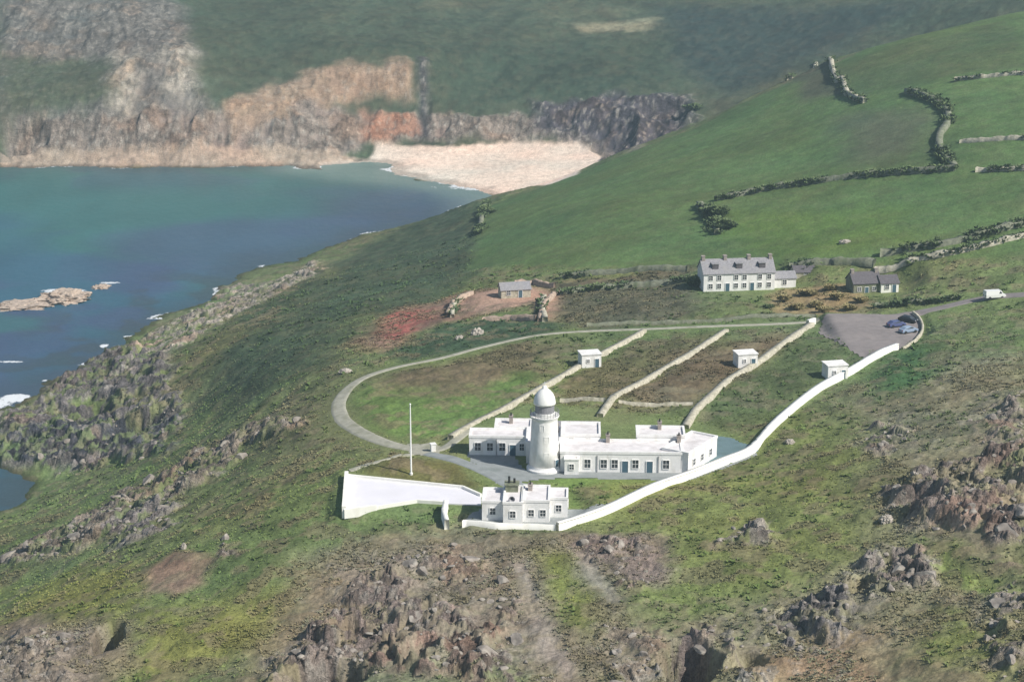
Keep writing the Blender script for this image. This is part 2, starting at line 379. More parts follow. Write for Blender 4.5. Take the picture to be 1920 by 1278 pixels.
def ground_all(x, y):
    """height, colour, rock amount of the ground"""
    x = np.asarray(x, float); y = np.asarray(y, float)
    z = H0(x, y)
    # soft-edged cover
    wx = x + (fbm(x, y, 14, 3) - .5) * 12; wy = y + (fbm(x, y, 14, 8) - .5) * 16
    farw = sstep(600, 900, y)
    wxn = x + (fbm(x, y, 3, 13) - .5) * 2.0; wyn = y + (fbm(x, y, 3, 18) - .5) * 2.5
    n_big = fbm(x, y, 22, 51, 3); n_mid = fbm(x, y, 5, 61, 4); n_sm = fbm(x, y, 1.3, 71, 3)
    base = np.zeros(x.shape + (3,)); base[:] = G_OLIVE
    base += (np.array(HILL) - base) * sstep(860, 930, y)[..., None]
    base += (sstep(.42, .68, n_big)[..., None]) * (np.array((.16, .15, .09)) - base) * .3
    rock = np.zeros(x.shape)
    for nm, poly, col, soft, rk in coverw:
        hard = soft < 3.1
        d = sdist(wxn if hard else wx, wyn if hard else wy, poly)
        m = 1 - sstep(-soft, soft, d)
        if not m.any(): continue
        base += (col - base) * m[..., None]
        rock += (rk - rock) * m
    # gently mottled vegetation
    flat = np.zeros(x.shape)
    for w, pz, e in padsw:
        m = 1 - sstep(0, e, sdist(x, y, w))
        z = z + (pz - z) * m; flat = np.maximum(flat, m)
    for fx, fy, fr, fz in FLAT:
        d = np.sqrt((x - fx) ** 2 + (y - fy) ** 2)
        m = 1 - sstep(fr, fr + 9, d)
        z = z + (fz - z) * m; flat = np.maximum(flat, m)
    for ln, w in ((L_LOOP, 2.6), (L_YARD, 3.0), (L_ROAD, 3.4)):
        flat = np.maximum(flat, 1 - sstep(w, w + 3.5, ldist(x, y, ln)))
    flat = np.maximum(flat, .9 * (1 - sstep(.8, 3, ldist(x, y, L_WALLWHITE))))
    field = 1 - sstep(-4, 4, sdist(x, y, coverw_d['fields']))
    sand = 1 - sstep(-3, 3, sdist(x, y, coverw_d['sand']))
    quiet = np.maximum(np.maximum(flat, field * .75), sand)
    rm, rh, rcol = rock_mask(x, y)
    rm = rm * (1 - flat)
    far_rock = rock * farw
    # heights
    z = z + (n_big - .5) * 2.0 * (1 - quiet) + (n_mid - .5) * 1.3 * (1 - quiet) + (n_sm - .5) * .35 * (1 - flat) * (1 - .6 * field)
    z = z + (fbm(x, y, 60, 91, 3) - .5) * 7 * sstep(930, 1050, y)
    rg = ridged(x * 1.0, y * .75, 9, 101, 5); rg2 = ridged(x, y, 2.6, 121, 3)
    gate = sstep(.44, .62, fbm(x, y, 6, 151, 3) + rm * .22)
    # blocky crags: terraced ridged noise
    q = rg * 4.0; st = (np.floor(q) + sstep(.55, .95, q - np.floor(q))) / 4.0
    crag = (.45 * rg + .55 * st)
    jx = x * .85 + y * .5; jy = (-x * .5 + y * .85) * .6
    wob = (n_sm - .5) * 1.2
    slab, cr1 = worley(jx + wob, jy - wob, 3.6, 11); slab2, cr2 = worley(jx * 1.0 + wob * .6, jy + wob * .6, 1.35, 23)
    slab3, cr3 = worley(jx, jy, 8.5, 37)
    block = .5 * slab3 + .35 * slab + .25 * slab2
    hasrock = rm > .02
    z = z + np.where(hasrock, rh * rm * gate * ((crag - .30) * .7 + (block - .25) * 1.45) - rm * gate * (.55 * (1 - sstep(0, .16, cr1)) + .25 * (1 - sstep(0, .2, cr2))) + rm * (rg2 - .4) * .5, 0)
    z = z + rock * (1 - farw) * (1 - quiet) * (rg2 - .45) * .7
    rf = ridged(x, y * .55, 26, 201, 5) * .7 + .3 * ridged(x + 31, y * .8, 9, 221, 4)
    z = z + far_rock * (rf - .42) * 11
    for (cx, cy), rx, ry, dep in pitsw:
        d = np.sqrt(((wxn - cx) / rx) ** 2 + ((wyn - cy) / ry) ** 2)
        z = z - dep * (1 - sstep(.55, 1.1, d))
    # colours
    bare = rm * sstep(.30, .46, (.55 * crag + .55 * block) * gate + .10 * n_sm) * (1 - .85 * sstep(.5, .6, fbm(x, y, 2.6, 161, 3)))
    bare = np.maximum(bare, rock * sstep(.46, .56, rg2 * .5 + n_sm * .5) * (1 - farw))
    bare = np.maximum(bare, far_rock * sstep(.30, .5, rf * .6 + n_mid * .4))
    veg = base.copy()
    scrubby = (1 - quiet)
    dk = sstep(.50, .64, n_mid) * scrubby
    veg *= (1 - .24 * dk)[..., None]
    br = sstep(.50, .64, fbm(x, y, 3.2, 171, 4)) * scrubby * .55
    br = br * (1 - .75 * sstep(820, 900, y)) * (1 - .7 * (1 - sstep(-6, 6, sdist(x, y, coverw_d['dark slope']))))
    veg += (np.array((.175, .15, .095)) - veg) * br[..., None]
    veg *= (.86 + .28 * fbm(x, y, .9, 181, 2))[..., None]
    veg *= (1 + field * (.34 * (fbm(x, y, 5.5, 183, 4) - .5) + .25 * (fbm(x * .35, y * 1.4, 9, 187, 3) - .5)))[..., None]
    veg *= (1 + (fbm(x, y, 35, 191, 4) - .5) * .42)[..., None]
    hue = (fbm(x, y, 28, 195, 3) - .5)[..., None]
    veg *= 1 + hue * np.array((.32, .0, -.1))
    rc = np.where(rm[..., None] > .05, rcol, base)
    lich = fbm(x, y, 2.2, 211, 4)
    rc = rc * np.array((1.0, .98, .94)) * ((.6 + .9 * lich) * (.78 + .44 * slab))[..., None]
    pale = sstep(.60, .70, fbm(x, y, 1.6, 231, 3))
    rc = rc + (np.array((.42, .39, .34)) - rc) * (pale * .55)[..., None]
    warm = sstep(.5, .75, fbm(x, y, 11, 251, 3))
    rc = rc * (1 + warm[..., None] * np.array((.14, -.02, -.12)))
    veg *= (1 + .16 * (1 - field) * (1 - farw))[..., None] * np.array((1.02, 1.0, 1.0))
    col = veg + (rc * 1.15 - veg) * bare[..., None]
    # wet band at the tide line
    wet = (1 - sstep(.1, 1.1, z)) * (1 - sand)
    col *= (1 - .55 * wet)[..., None]
    wets = sand * (1 - sstep(.25, .8, z + (n_mid - .5) * .8))
    col *= (1 - .38 * wets)[..., None]
    return z, col, np.maximum(bare, rock * .3), sand


coverw_d = {nm: p for nm, p, *_ in coverw}


def gz(x, y):
    return float(ground_all(np.array([x], float), np.array([y], float))[0][0])


# ------------------------------------------------------------------ materials
def nodes_of(name):
    m = bpy.data.materials.new(name); m.use_nodes = True
    nt = m.node_tree
    b = nt.nodes['Principled BSDF']
    return m, nt, b


def mat(name, col, rough=.85, var=.12, scale=3.0, bump=.15, metal=0, dirt=None, dirt_amt=.35, dscale=1.2):
    m, nt, b = nodes_of(name)
    b.inputs['Roughness'].default_value = rough; b.inputs['Metallic'].default_value = metal
    tc = nt.nodes.new('ShaderNodeTexCoord')
    nz = nt.nodes.new('ShaderNodeTexNoise'); nz.inputs['Scale'].default_value = scale; nz.inputs['Detail'].default_value = 5
    nt.links.new(tc.outputs['Object'], nz.inputs['Vector'])
    r = nt.nodes.new('ShaderNodeValToRGB')
    c = np.array(col)
    r.color_ramp.elements[0].position = .3; r.color_ramp.elements[1].position = .7
    r.color_ramp.elements[0].color = (*np.clip(c * (1 - var), 0, 1), 1); r.color_ramp.elements[1].color = (*np.clip(c * (1 + var), 0, 1), 1)
    nt.links.new(nz.outputs['Fac'], r.inputs['Fac'])
    out = r.outputs['Color']
    if dirt:
        n2 = nt.nodes.new('ShaderNodeTexNoise'); n2.inputs['Scale'].default_value = dscale; n2.inputs['Detail'].default_value = 7
        mp = nt.nodes.new('ShaderNodeMapping'); mp.inputs['Scale'].default_value = (1, 1, .35)
        nt.links.new(tc.outputs['Object'], mp.inputs['Vector']); nt.links.new(mp.outputs['Vector'], n2.inputs['Vector'])
        mr = nt.nodes.new('ShaderNodeMapRange'); mr.inputs['From Min'].default_value = .5; mr.inputs['From Max'].default_value = .72; mr.inputs['To Max'].default_value = dirt_amt
        nt.links.new(n2.outputs['Fac'], mr.inputs['Value'])
        mx = nt.nodes.new('ShaderNodeMix'); mx.data_type = 'RGBA'
        nt.links.new(mr.outputs['Result'], mx.inputs['Factor']); nt.links.new(out, mx.inputs['A']); mx.inputs['B'].default_value = (*dirt, 1)
        out = mx.outputs['Result']
    nt.links.new(out, b.inputs['Base Color'])
    if bump:
        bp = nt.nodes.new('ShaderNodeBump'); bp.inputs['Strength'].default_value = bump; bp.inputs['Distance'].default_value = .1
        nt.links.new(nz.outputs['Fac'], bp.inputs['Height']); nt.links.new(bp.outputs['Normal'], b.inputs['Normal'])
    return m


def ground_mat(name, strength=1.0):
    m, nt, b = nodes_of(name)
    L = nt.links.new; N = nt.nodes.new
    b.inputs['Roughness'].default_value = .95
    b.inputs['Specular IOR Level'].default_value = .15
    at = N('ShaderNodeAttribute'); at.attribute_name = 'cover'
    rk = N('ShaderNodeAttribute'); rk.attribute_name = 'rock'
    tc = N('ShaderNodeTexCoord')
    n1 = N('ShaderNodeTexNoise'); n1.inputs['Scale'].default_value = 1.6; n1.inputs['Detail'].default_value = 6; n1.inputs['Roughness'].default_value = .65
    n2 = N('ShaderNodeTexNoise'); n2.inputs['Scale'].default_value = .35; n2.inputs['Detail'].default_value = 5
    vo = N('ShaderNodeTexVoronoi'); vo.inputs['Scale'].default_value = .8; vo.feature = 'DISTANCE_TO_EDGE'
    for q in (n1, n2): L(tc.outputs['Object'], q.inputs['Vector'])
    nw = N('ShaderNodeTexNoise'); nw.inputs['Scale'].default_value = .9; nw.inputs['Detail'].default_value = 4; L(tc.outputs['Object'], nw.inputs['Vector'])
    wv = N('ShaderNodeVectorMath'); wv.operation = 'MULTIPLY_ADD'; L(nw.outputs['Color'], wv.inputs[0]); wv.inputs[1].default_value = (3.2, 3.2, 3.2); L(tc.outputs['Object'], wv.inputs[2])
    L(wv.outputs['Vector'], vo.inputs['Vector'])
    m1 = N('ShaderNodeMapRange'); m1.inputs['From Min'].default_value = .3; m1.inputs['From Max'].default_value = .7
    m1.inputs['To Min'].default_value = .64; m1.inputs['To Max'].default_value = 1.36; L(n1.outputs['Fac'], m1.inputs['Value'])
    m2 = N('ShaderNodeMapRange'); m2.inputs['From Min'].default_value = .3; m2.inputs['From Max'].default_value = .7
    m2.inputs['To Min'].default_value = .85; m2.inputs['To Max'].default_value = 1.15; L(n2.outputs['Fac'], m2.inputs['Value'])
    mu = N('ShaderNodeMath'); mu.operation = 'MULTIPLY'; L(m1.outputs['Result'], mu.inputs[0]); L(m2.outputs['Result'], mu.inputs[1])
    # cracks in rock
    cr = N('ShaderNodeMapRange'); cr.inputs['From Max'].default_value = .09; cr.inputs['To Min'].default_value = .68; cr.inputs['To Max'].default_value = 1.0
    L(vo.outputs['Distance'], cr.inputs['Value'])
    mc = N('ShaderNodeMix'); mc.data_type = 'FLOAT'; mc.inputs['A'].default_value = 1.0; L(rk.outputs['Fac'], mc.inputs['Factor']); L(cr.outputs['Result'], mc.inputs['B'])
    mu2 = N('ShaderNodeMath'); mu2.operation = 'MULTIPLY'; L(mu.outputs[0], mu2.inputs[0]); L(mc.outputs['Result'], mu2.inputs[1])
    n4 = N('ShaderNodeTexNoise'); n4.inputs['Scale'].default_value = .14; n4.inputs['Detail'].default_value = 9; n4.inputs['Roughness'].default_value = .68; L(tc.outputs['Object'], n4.inputs['Vector'])
    m4 = N('ShaderNodeMapRange'); m4.inputs['From Min'].default_value = .35; m4.inputs['From Max'].default_value = .65; m4.inputs['To Min'].default_value = .68; m4.inputs['To Max'].default_value = 1.6; L(n4.outputs['Fac'], m4.inputs['Value'])
    m5 = N('ShaderNodeMix'); m5.data_type = 'FLOAT'; m5.inputs['A'].default_value = 1.0; L(rk.outputs['Fac'], m5.inputs['Factor']); L(m4.outputs['Result'], m5.inputs['B'])
    mu3 = N('ShaderNodeMath'); mu3.operation = 'MULTIPLY'; L(mu2.outputs[0], mu3.inputs[0]); L(m5.outputs['Result'], mu3.inputs[1]); mu2 = mu3
    vm = N('ShaderNodeVectorMath'); vm.operation = 'SCALE'; L(at.outputs['Color'], vm.inputs[0]); L(mu2.outputs[0], vm.inputs['Scale'])
    L(vm.outputs['Vector'], b.inputs['Base Color'])
    bs = N('ShaderNodeMath'); bs.operation = 'MULTIPLY_ADD'; L(rk.outputs['Fac'], bs.inputs[0]); bs.inputs[1].default_value = .6; bs.inputs[2].default_value = .45 * strength
    bp0 = N('ShaderNodeBump'); bp0.inputs['Distance'].default_value = 5.0; L(rk.outputs['Fac'], bp0.inputs['Strength']); L(n4.outputs['Fac'], bp0.inputs['Height'])
    bp = N('ShaderNodeBump'); bp.inputs['Distance'].default_value = .5; L(bs.outputs[0], bp.inputs['Strength']); L(n1.outputs['Fac'], bp.inputs['Height']); L(bp0.outputs['Normal'], bp.inputs['Normal'])
    L(bp.outputs['Normal'], b.inputs['Normal'])
    return m


M = {}
M['ground'] = ground_mat('ground cover')
M['sand'] = ground_mat('beach sand', .15)
M['white'] = mat('white painted render', (.84, .83, .81), .7, .05, 1.5, .12, dirt=(.56, .54, .49), dirt_amt=.5, dscale=.7)
M['whitewall'] = mat('white painted wall', (.86, .85, .79), .75, .04, 1.2, .2, dirt=(.6, .57, .48), dirt_amt=.3, dscale=.5)
M['roofpale'] = mat('pale painted flat roof', (.73, .70, .70), .8, .10, .8, .05, dirt=(.42, .38, .37), dirt_amt=.5, dscale=.4)
M['gloss'] = mat('white lantern paint', (.85, .85, .82), .4, .03, 2, 0)
M['glass'] = mat('lantern glass', (.26, .26, .28), .12, .1, 1, 0)
M['pane'] = mat('window glass', (.05, .06, .07), .15, .2, 3, 0)
M['metalgrey'] = mat('grey painted metal', (.24, .24, .26), .5, .08, 5, 0)
M['black'] = mat('black pipe', (.02, .02, .02), .6, .2, 5, 0)
M['stonewall'] = mat('lichened stone wall', (.46, .43, .34), .95, .30, 1.6, .8, dirt=(.16, .16, .09), dirt_amt=.6, dscale=.8)
M['stonedark'] = mat('dark stone wall', (.20, .21, .15), .95, .30, 1.4, .8, dirt=(.09, .12, .05), dirt_amt=.7, dscale=.5)
M['track'] = mat('gravel track', (.37, .36, .29), .95, .16, .9, .3, dirt=(.16, .17, .09), dirt_amt=.55, dscale=.35)
M['tarmac'] = mat('worn tarmac', (.225, .20, .195), .95, .14, .7, .2, dirt=(.33, .29, .27), dirt_amt=.5, dscale=.15)
M['paving'] = mat('grey green concrete', (.27, .29, .29), .9, .12, .6, .15, dirt=(.18, .21, .20), dirt_amt=.6, dscale=.3)
M['pavegreen'] = mat('blue green paving', (.13, .20, .215), .85, .1, .6, .1, dirt=(.08, .13, .12), dirt_amt=.5, dscale=.4)  # bluer and darker than the other paving
M['apron'] = mat('white washed concrete', (.74, .73, .78), .85, .05, .35, .05, dirt=(.55, .54, .55), dirt_amt=.35, dscale=.18)
M['slate'] = mat('grey slate', (.27, .265, .28), .8, .22, 2.5, .4, dirt=(.33, .32, .30), dirt_amt=.5, dscale=.6)
M['slatedark'] = mat('brown slate', (.11, .10, .11), .8, .25, 2.5, .4)
M['brick'] = mat('chimney render', (.32, .28, .25), .9, .2, 2, .3)
M['door'] = mat('blue painted door', (.06, .12, .16), .6, .1, 3, 0)
M["rockobj"] = mat("lichened granite", (.26, .23, .20), .92, .42, 1.1, .9, dirt=(.44, .42, .36), dirt_amt=.6, dscale=1.1)
M['rockpale'] = mat('pale granite', (.44, .40, .35), .92, .3, 1.4, .8)
M['ruin'] = mat('tan rubble wall', (.42, .32, .25), .95, .3, 1.5, .8, dirt=(.25, .2, .14), dirt_amt=.6, dscale=.8)
M['rubber'] = mat('tyre rubber', (.02, .02, .02), .9, .1, 4, 0)
M['rim'] = mat('wheel rim', (.4, .4, .42), .35, .1, 4, 0, metal=.8)
M['lamp'] = mat('headlight glass', (.6, .6, .6), .1, .05, 4, 0)
M['lampred'] = mat('tail light glass', (.3, .02, .02), .2, .05, 4, 0)


def leafmat(name, a, bcol, rough=.85):
    m, nt, b = nodes_of(name)
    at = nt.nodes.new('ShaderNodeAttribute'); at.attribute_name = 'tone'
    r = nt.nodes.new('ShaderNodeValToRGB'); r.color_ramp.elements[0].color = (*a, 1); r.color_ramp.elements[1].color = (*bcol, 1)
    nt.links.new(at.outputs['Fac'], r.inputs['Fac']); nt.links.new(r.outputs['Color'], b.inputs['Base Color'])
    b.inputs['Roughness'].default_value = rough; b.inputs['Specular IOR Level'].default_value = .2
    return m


M['heather'] = leafmat('heather foliage', (.14, .12, .075), (.34, .27, .20))
M['gorse'] = leafmat('gorse foliage', (.07, .09, .042), (.17, .19, .085))
M['grass'] = leafmat('rough grass', (.12, .145, .055), (.27, .28, .13))
M['bush'] = leafmat('shrub foliage', (.06, .095, .045), (.16, .21, .09))
def growmat(name):
    m, nt, b = nodes_of(name)
    at = nt.nodes.new('ShaderNodeAttribute'); at.attribute_name = 'cover'
    nt.links.new(at.outputs['Color'], b.inputs['Base Color']); b.inputs['Roughness'].default_value = .9; b.inputs['Specular IOR Level'].default_value = .15
    return m


M['heather'] = growmat('heather growth'); M['gorse'] = growmat('gorse growth'); M['grass'] = growmat('grass growth')
M['straw'] = leafmat('dry garden growth', (.15, .13, .05), (.40, .34, .17))


# ------------------------------------------------------------------ object helpers
def mesh_np(name, verts, faces, material, parent=None):
    me = bpy.data.meshes.new(name)
    v = np.asarray(verts, np.float32); f = np.asarray(faces, np.int32)
    k = f.shape[1]
    me.vertices.add(len(v)); me.vertices.foreach_set('co', v.ravel())
    me.loops.add(f.size); me.loops.foreach_set('vertex_index', f.ravel())
    me.polygons.add(len(f)); me.polygons.foreach_set('loop_start', np.arange(0, f.size, k, dtype=np.int32))
    me.polygons.foreach_set('loop_total', np.full(len(f), k, np.int32))
    me.update(calc_edges=True)
    me.materials.append(material)
    o = bpy.data.objects.new(name, me); C.objects.link(o)
    if parent: o.parent = parent
    return o


def attr_f(o, name, vals):
    a = o.data.attributes.new(name, 'FLOAT', 'POINT'); a.data.foreach_set('value', np.asarray(vals, np.float32))


def attr_c(o, name, rgb):
    a = o.data.attributes.new(name, 'FLOAT_COLOR', 'POINT')
    c = np.ones((len(rgb), 4), np.float32); c[:, :3] = rgb
    a.data.foreach_set('color', c.ravel())


class MB:
    def __init__(s): s.v = []; s.f = []

    def add(s, vs, fs):
        k = len(s.v); s.v += [tuple(v) for v in vs]; s.f += [tuple(i + k for i in f) for f in fs]; return s

    def box(s, x0, x1, y0, y1, z0, z1):
        return s.add([(x0, y0, z0), (x1, y0, z0), (x1, y1, z0), (x0, y1, z0), (x0, y0, z1), (x1, y0, z1), (x1, y1, z1), (x0, y1, z1)],
                     [(0, 3, 2, 1), (4, 5, 6, 7), (0, 1, 5, 4), (1, 2, 6, 5), (2, 3, 7, 6), (3, 0, 4, 7)])

    def lathe(s, prof, seg=32, cx=0, cy=0, cap=True):
        vs = []; fs = []
        for r, z in prof:
            for i in range(seg):
                a = 2 * math.pi * i / seg; vs.append((cx + r * math.cos(a), cy + r * math.sin(a), z))
        for j in range(len(prof) - 1):
            for i in range(seg):
                i2 = (i + 1) % seg; fs.append((j * seg + i, j * seg + i2, (j + 1) * seg + i2, (j + 1) * seg + i))
        if cap:
            fs.append(tuple(range(seg))[::-1]); fs.append(tuple((len(prof) - 1) * seg + i for i in range(seg)))
        return s.add(vs, fs)

    def tube(s, p, q, r, seg=6):
        p = Vector(p); q = Vector(q); d = (q - p).normalized()
        a = d.orthogonal().normalized(); b = d.cross(a)
        vs = [];
        for c in (p, q):
            for i in range(seg):
                t = 2 * math.pi * i / seg; vs.append(c + (a * math.cos(t) + b * math.sin(t)) * r)
        fs = [(i, (i + 1) % seg, seg + (i + 1) % seg, seg + i) for i in range(seg)] + [tuple(range(seg))[::-1], tuple(range(seg, 2 * seg))]
        return s.add(vs, fs)

    def gable(s, x0, x1, y0, y1, z0, h, over=.25, th=.16):
        """pitched roof, ridge along x, with thickness"""
        ym = (y0 + y1) / 2
        X0, X1, Y0, Y1 = x0 - over, x1 + over, y0 - over, y1 + over
        k = h / (ym - y0) * over
        vs = []
        for X in (X0, X1):
            vs += [(X, Y0, z0 - k), (X, ym, z0 + h), (X, Y1, z0 - k), (X, Y1, z0 - k + th), (X, ym, z0 + h + th), (X, Y0, z0 - k + th)]
        fs = [(5, 4, 10, 11), (4, 3, 9, 10), (0, 5, 11, 6), (3, 2, 8, 9), (1, 0, 6, 7), (2, 1, 7, 8), (0, 1, 4, 5), (1, 2, 3, 4), (6, 11, 10, 7), (7, 10, 9, 8)]
        return s.add(vs, fs)

    def gable_wall(s, x, y0, y1, z0, h, t=.0):
        return s

    def build(s, name, material, parent=None, smooth=False, bevel=0):
        me = bpy.data.meshes.new(name); me.from_pydata(s.v, [], s.f); me.update()
        bm = bmesh.new(); bm.from_mesh(me); bmesh.ops.recalc_face_normals(bm, faces=bm.faces)
        if bevel: bmesh.ops.bevel(bm, geom=[e for e in bm.edges], offset=bevel, segments=1, affect='EDGES', clamp_overlap=True)
        bm.to_mesh(me); bm.free()
        me.materials.append(material)
        if smooth:
            for p in me.polygons: p.use_smooth = True
        o = bpy.data.objects.new(name, me); C.objects.link(o)
        if parent: o.parent = parent
        return o


def tag(o, label=None, cat=None, group=None, kind=None):
    if label: o['label'] = label
    if cat: o['category'] = cat
    if group: o['group'] = group
    if kind: o['kind'] = kind
    return o


def empty(name, loc, rz=0, label=None, cat=None, group=None):
    o = bpy.data.objects.new(name, None); C.objects.link(o)
    o.location = loc; o.rotation_euler = (0, 0, rz); o.empty_display_size = .5
    return tag(o, label, cat, group)


def copy_tree(o, parent=None):
    c = o.copy(); C.objects.link(c); c.parent = parent
    for ch in list(o.children): copy_tree(ch, c)
    return c


# ================================================================== house positions (needed before the ground)
def H0p(px, py):
    w = hit(px, py); return w, float(H0(w[:1], w[1:])[0])


COT, cz = H0p(1330, 547); FLAT.append((COT[0] + 9, COT[1] + 5, 12, cz))
DRK, dz_ = H0p(1600, 552); FLAT.append((DRK[0] + 5, DRK[1] + 4, 6.5, dz_ + .3))
SHD, sz_ = H0p(940, 560); FLAT.append((SHD[0] + 4, SHD[1] + 3, 6, sz_))
huts = []
for px, py in ((1091, 690), (1384, 690), (1552, 712)):
    w, z = H0p(px, py); huts.append((w, z)); FLAT.append((w[0] + 2.5, w[1] + 2, 3.2, z))

# ================================================================== ground
rows = np.concatenate([np.linspace(60, 205, 30, endpoint=False), 205 * np.exp(np.linspace(0, math.log(1180 / 205), 1050, endpoint=False)),
                       1180 * np.exp(np.linspace(0, math.log(9000 / 1180), 90))])
cols = np.concatenate([np.linspace(-1.6, -.34, 60, endpoint=False), np.linspace(-.34, .34, 980, endpoint=False), np.linspace(.34, 1.6, 60)])
Yg, Ug = np.meshgrid(rows, cols, indexing='ij')
Xg = Ug * (Yg + 40)
Zg, Cg, Rg, Sg = np.zeros(Xg.shape), np.zeros(Xg.shape + (3,)), np.zeros(Xg.shape), np.zeros(Xg.shape)
for s in range(0, Xg.shape[0], 40):
    Zg[s:s + 40], Cg[s:s + 40], Rg[s:s + 40], Sg[s:s + 40] = ground_all(Xg[s:s + 40], Yg[s:s + 40])
nr, nc = Xg.shape
idx = np.arange(nr * nc).reshape(nr, nc)
quads = np.stack([idx[:-1, :-1], idx[:-1, 1:], idx[1:, 1:], idx[1:, :-1]], -1).reshape(-1, 4)
qs = (Sg[:-1, :-1] > .5).ravel() & (Zg[:-1, :-1] > -.6).ravel()
deep = (Zg[:-1, :-1] < -6).ravel() & (Zg[1:, 1:] < -6).ravel()
V = np.stack([Xg, Yg, Zg], -1).reshape(-1, 3)


def sub_mesh(name, q, m):
    used, inv = np.unique(q, return_inverse=True)
    o = mesh_np(name, V[used], inv.reshape(q.shape), m)
    attr_c(o, 'cover', Cg.reshape(-1, 3)[used]); attr_f(o, 'rock', Rg.ravel()[used])
    return tag(o, kind='structure')


ground = sub_mesh('ground', quads[~qs & ~deep], M['ground'])
sub_mesh('beach', quads[qs], M['sand'])


def gsample(x, y):
    """height on the built ground mesh"""
    x = np.atleast_1d(np.asarray(x, float)); y = np.atleast_1d(np.asarray(y, float))
    i = np.clip(np.searchsorted(rows, y) - 1, 0, nr - 2); u = x / (y + 40)
    j = np.clip(np.searchsorted(cols, u) - 1, 0, nc - 2)
    fy = (y - rows[i]) / (rows[i + 1] - rows[i]); fx = (u - cols[j]) / (cols[j + 1] - cols[j])
    return (Zg[i, j] * (1 - fx) + Zg[i, j + 1] * fx) * (1 - fy) + (Zg[i + 1, j] * (1 - fx) + Zg[i + 1, j + 1] * fx) * fy


def G(x, y): return float(gsample(x, y)[0])


def P3(px, py):
    w = hit(px, py); return Vector((w[0], w[1], G(w[0], w[1])))


# ------------------------------------------------------------------ sea
rs = np.concatenate([np.linspace(20, 280, 20, endpoint=False), 280 * np.exp(np.linspace(0, math.log(960 / 280), 420, endpoint=False)), 960 * np.exp(np.linspace(0, math.log(40), 30))])
us = np.concatenate([np.linspace(-6, -.4, 40, endpoint=False), np.linspace(-.4, .1, 420, endpoint=False), np.linspace(.1, 3, 20)])
Ys, Us = np.meshgrid(rs, us, indexing='ij'); Xs = Us * (Ys + 40)
zb = np.zeros(Xs.shape)
inside = (np.abs(Us) < 1.55) & (Ys > 60) & (Ys < 8000)
zb[:] = -20; zb[inside] = gsample(Xs[inside], Ys[inside])
i2 = np.arange(Xs.size).reshape(Xs.shape)
q2 = np.stack([i2[:-1, :-1], i2[:-1, 1:], i2[1:, 1:], i2[1:, :-1]], -1).reshape(-1, 4)
sx, sy = Xs.ravel(), Ys.ravel(); d = -zb.ravel()
wn = fbm(sx, sy, 70, 301, 3); wn2 = fbm(sx * .5, sy, 25, 311, 4)
shallow = 1 - sstep(.2, 4.2, d + (wn - .5) * 3)
teal = np.array((.048, .148, .145)); blue = np.array((.045, .118, .172)); purple = np.array((.062, .093, .172)); pale = np.array((.20, .27, .24))
colw = np.zeros((len(sx), 3)); colw[:] = blue
tt = sstep(.38, .6, wn * .6 + .4 * sstep(620, 760, sy)) * (1 - sstep(-80, -20, sx) * .7)
colw += (teal - colw) * tt[:, None]
pp_ = sstep(.55, .68, wn2) * (1 - sstep(-70, -170, sx * 0 + sx)) * 0 + sstep(.48, .62, fbm(sx, sy, 45, 331, 3)) * .8
pp_ = pp_ * (1 - .6 * tt)
colw += (purple - colw) * np.clip(pp_, 0, 1)[:, None]
for nm_, pp2, cc2, sf in (('p', [(480, 405), (650, 350), (850, 350), (880, 375), (620, 480), (420, 530), (250, 520), (250, 450)], purple, 22),
                      ('p', [(-60, 440), (60, 450), (150, 490), (60, 530), (-60, 520)], blue, 14), ('p', [(-60, 645), (150, 600), (250, 600), (100, 700), (-60, 720)], purple, 10),
                      ('t', [(-60, 590), (130, 585), (140, 630), (-60, 640)], teal, 8), ('t', [(100, 350), (550, 345), (560, 400), (200, 440), (60, 400)], teal, 22)):
    mk = 1 - sstep(-sf, sf, sdist(sx + (wn - .5) * 60, sy + (wn2 - .5) * 60, wpoly(pp2)))
    colw += (cc2 - colw) * (mk * .7)[:, None]
colw *= (1 + .35 * (fbm(sx * .6, sy * .35, 12, 351, 4) - .5))[:, None]
subr = sstep(.56, .66, fbm(sx, sy, 16, 361, 4)) * (1 - sstep(3.0, 6.5, d)) * (1 - sstep(660, 720, sy))
colw += (np.array((.055, .07, .075)) - colw) * (subr * .55)[:, None]
bch = 1 - sstep(6, 40, np.abs(sdist(sx, sy, coverw_d['sand'])))
colw += (pale - colw) * (shallow * np.clip(bch, 0, 1) * .75)[:, None]
colw += (np.array((.05, .075, .085)) - colw) * (shallow * (1 - bch) * .6)[:, None]
sea = mesh_np('sea', np.stack([sx, sy, np.zeros(len(sx))], -1), q2, None)
attr_c(sea, 'cover', colw)
foam = .75 * (1 - sstep(0.05, .9, d)) * sstep(.58, .66, fbm(sx, sy, 12, 341, 4) + .03 * bch) * (d > -1)
w1 = hit(28, 746); w2 = hit(-30, 758); w3 = hit(195, 648); w4 = hit(120, 545); w5 = hit(20, 678); w6 = hit(205, 530); w7 = hit(615, 490)
for (cx, cy), rx, ry in ((w1, 7, 6.5), (w2, 12, 8), (w3, 2.2, 3.5), (w5, 6, 2), (w6, 6, 2.5), (w4, 12, 5), (w7, 3, 3)):
    foam = np.maximum(foam, .9 * (1 - sstep(.3, 1.15, np.sqrt(((sx - cx) / rx) ** 2 + ((sy - cy) / ry) ** 2))))
attr_f(sea, 'foam', foam)
m, nt, b = nodes_of('sea water')
L_ = nt.links.new; N_ = nt.nodes.new
b.inputs['Roughness'].default_value = .32; b.inputs['IOR'].default_value = 1.33; b.inputs['Specular IOR Level'].default_value = .14
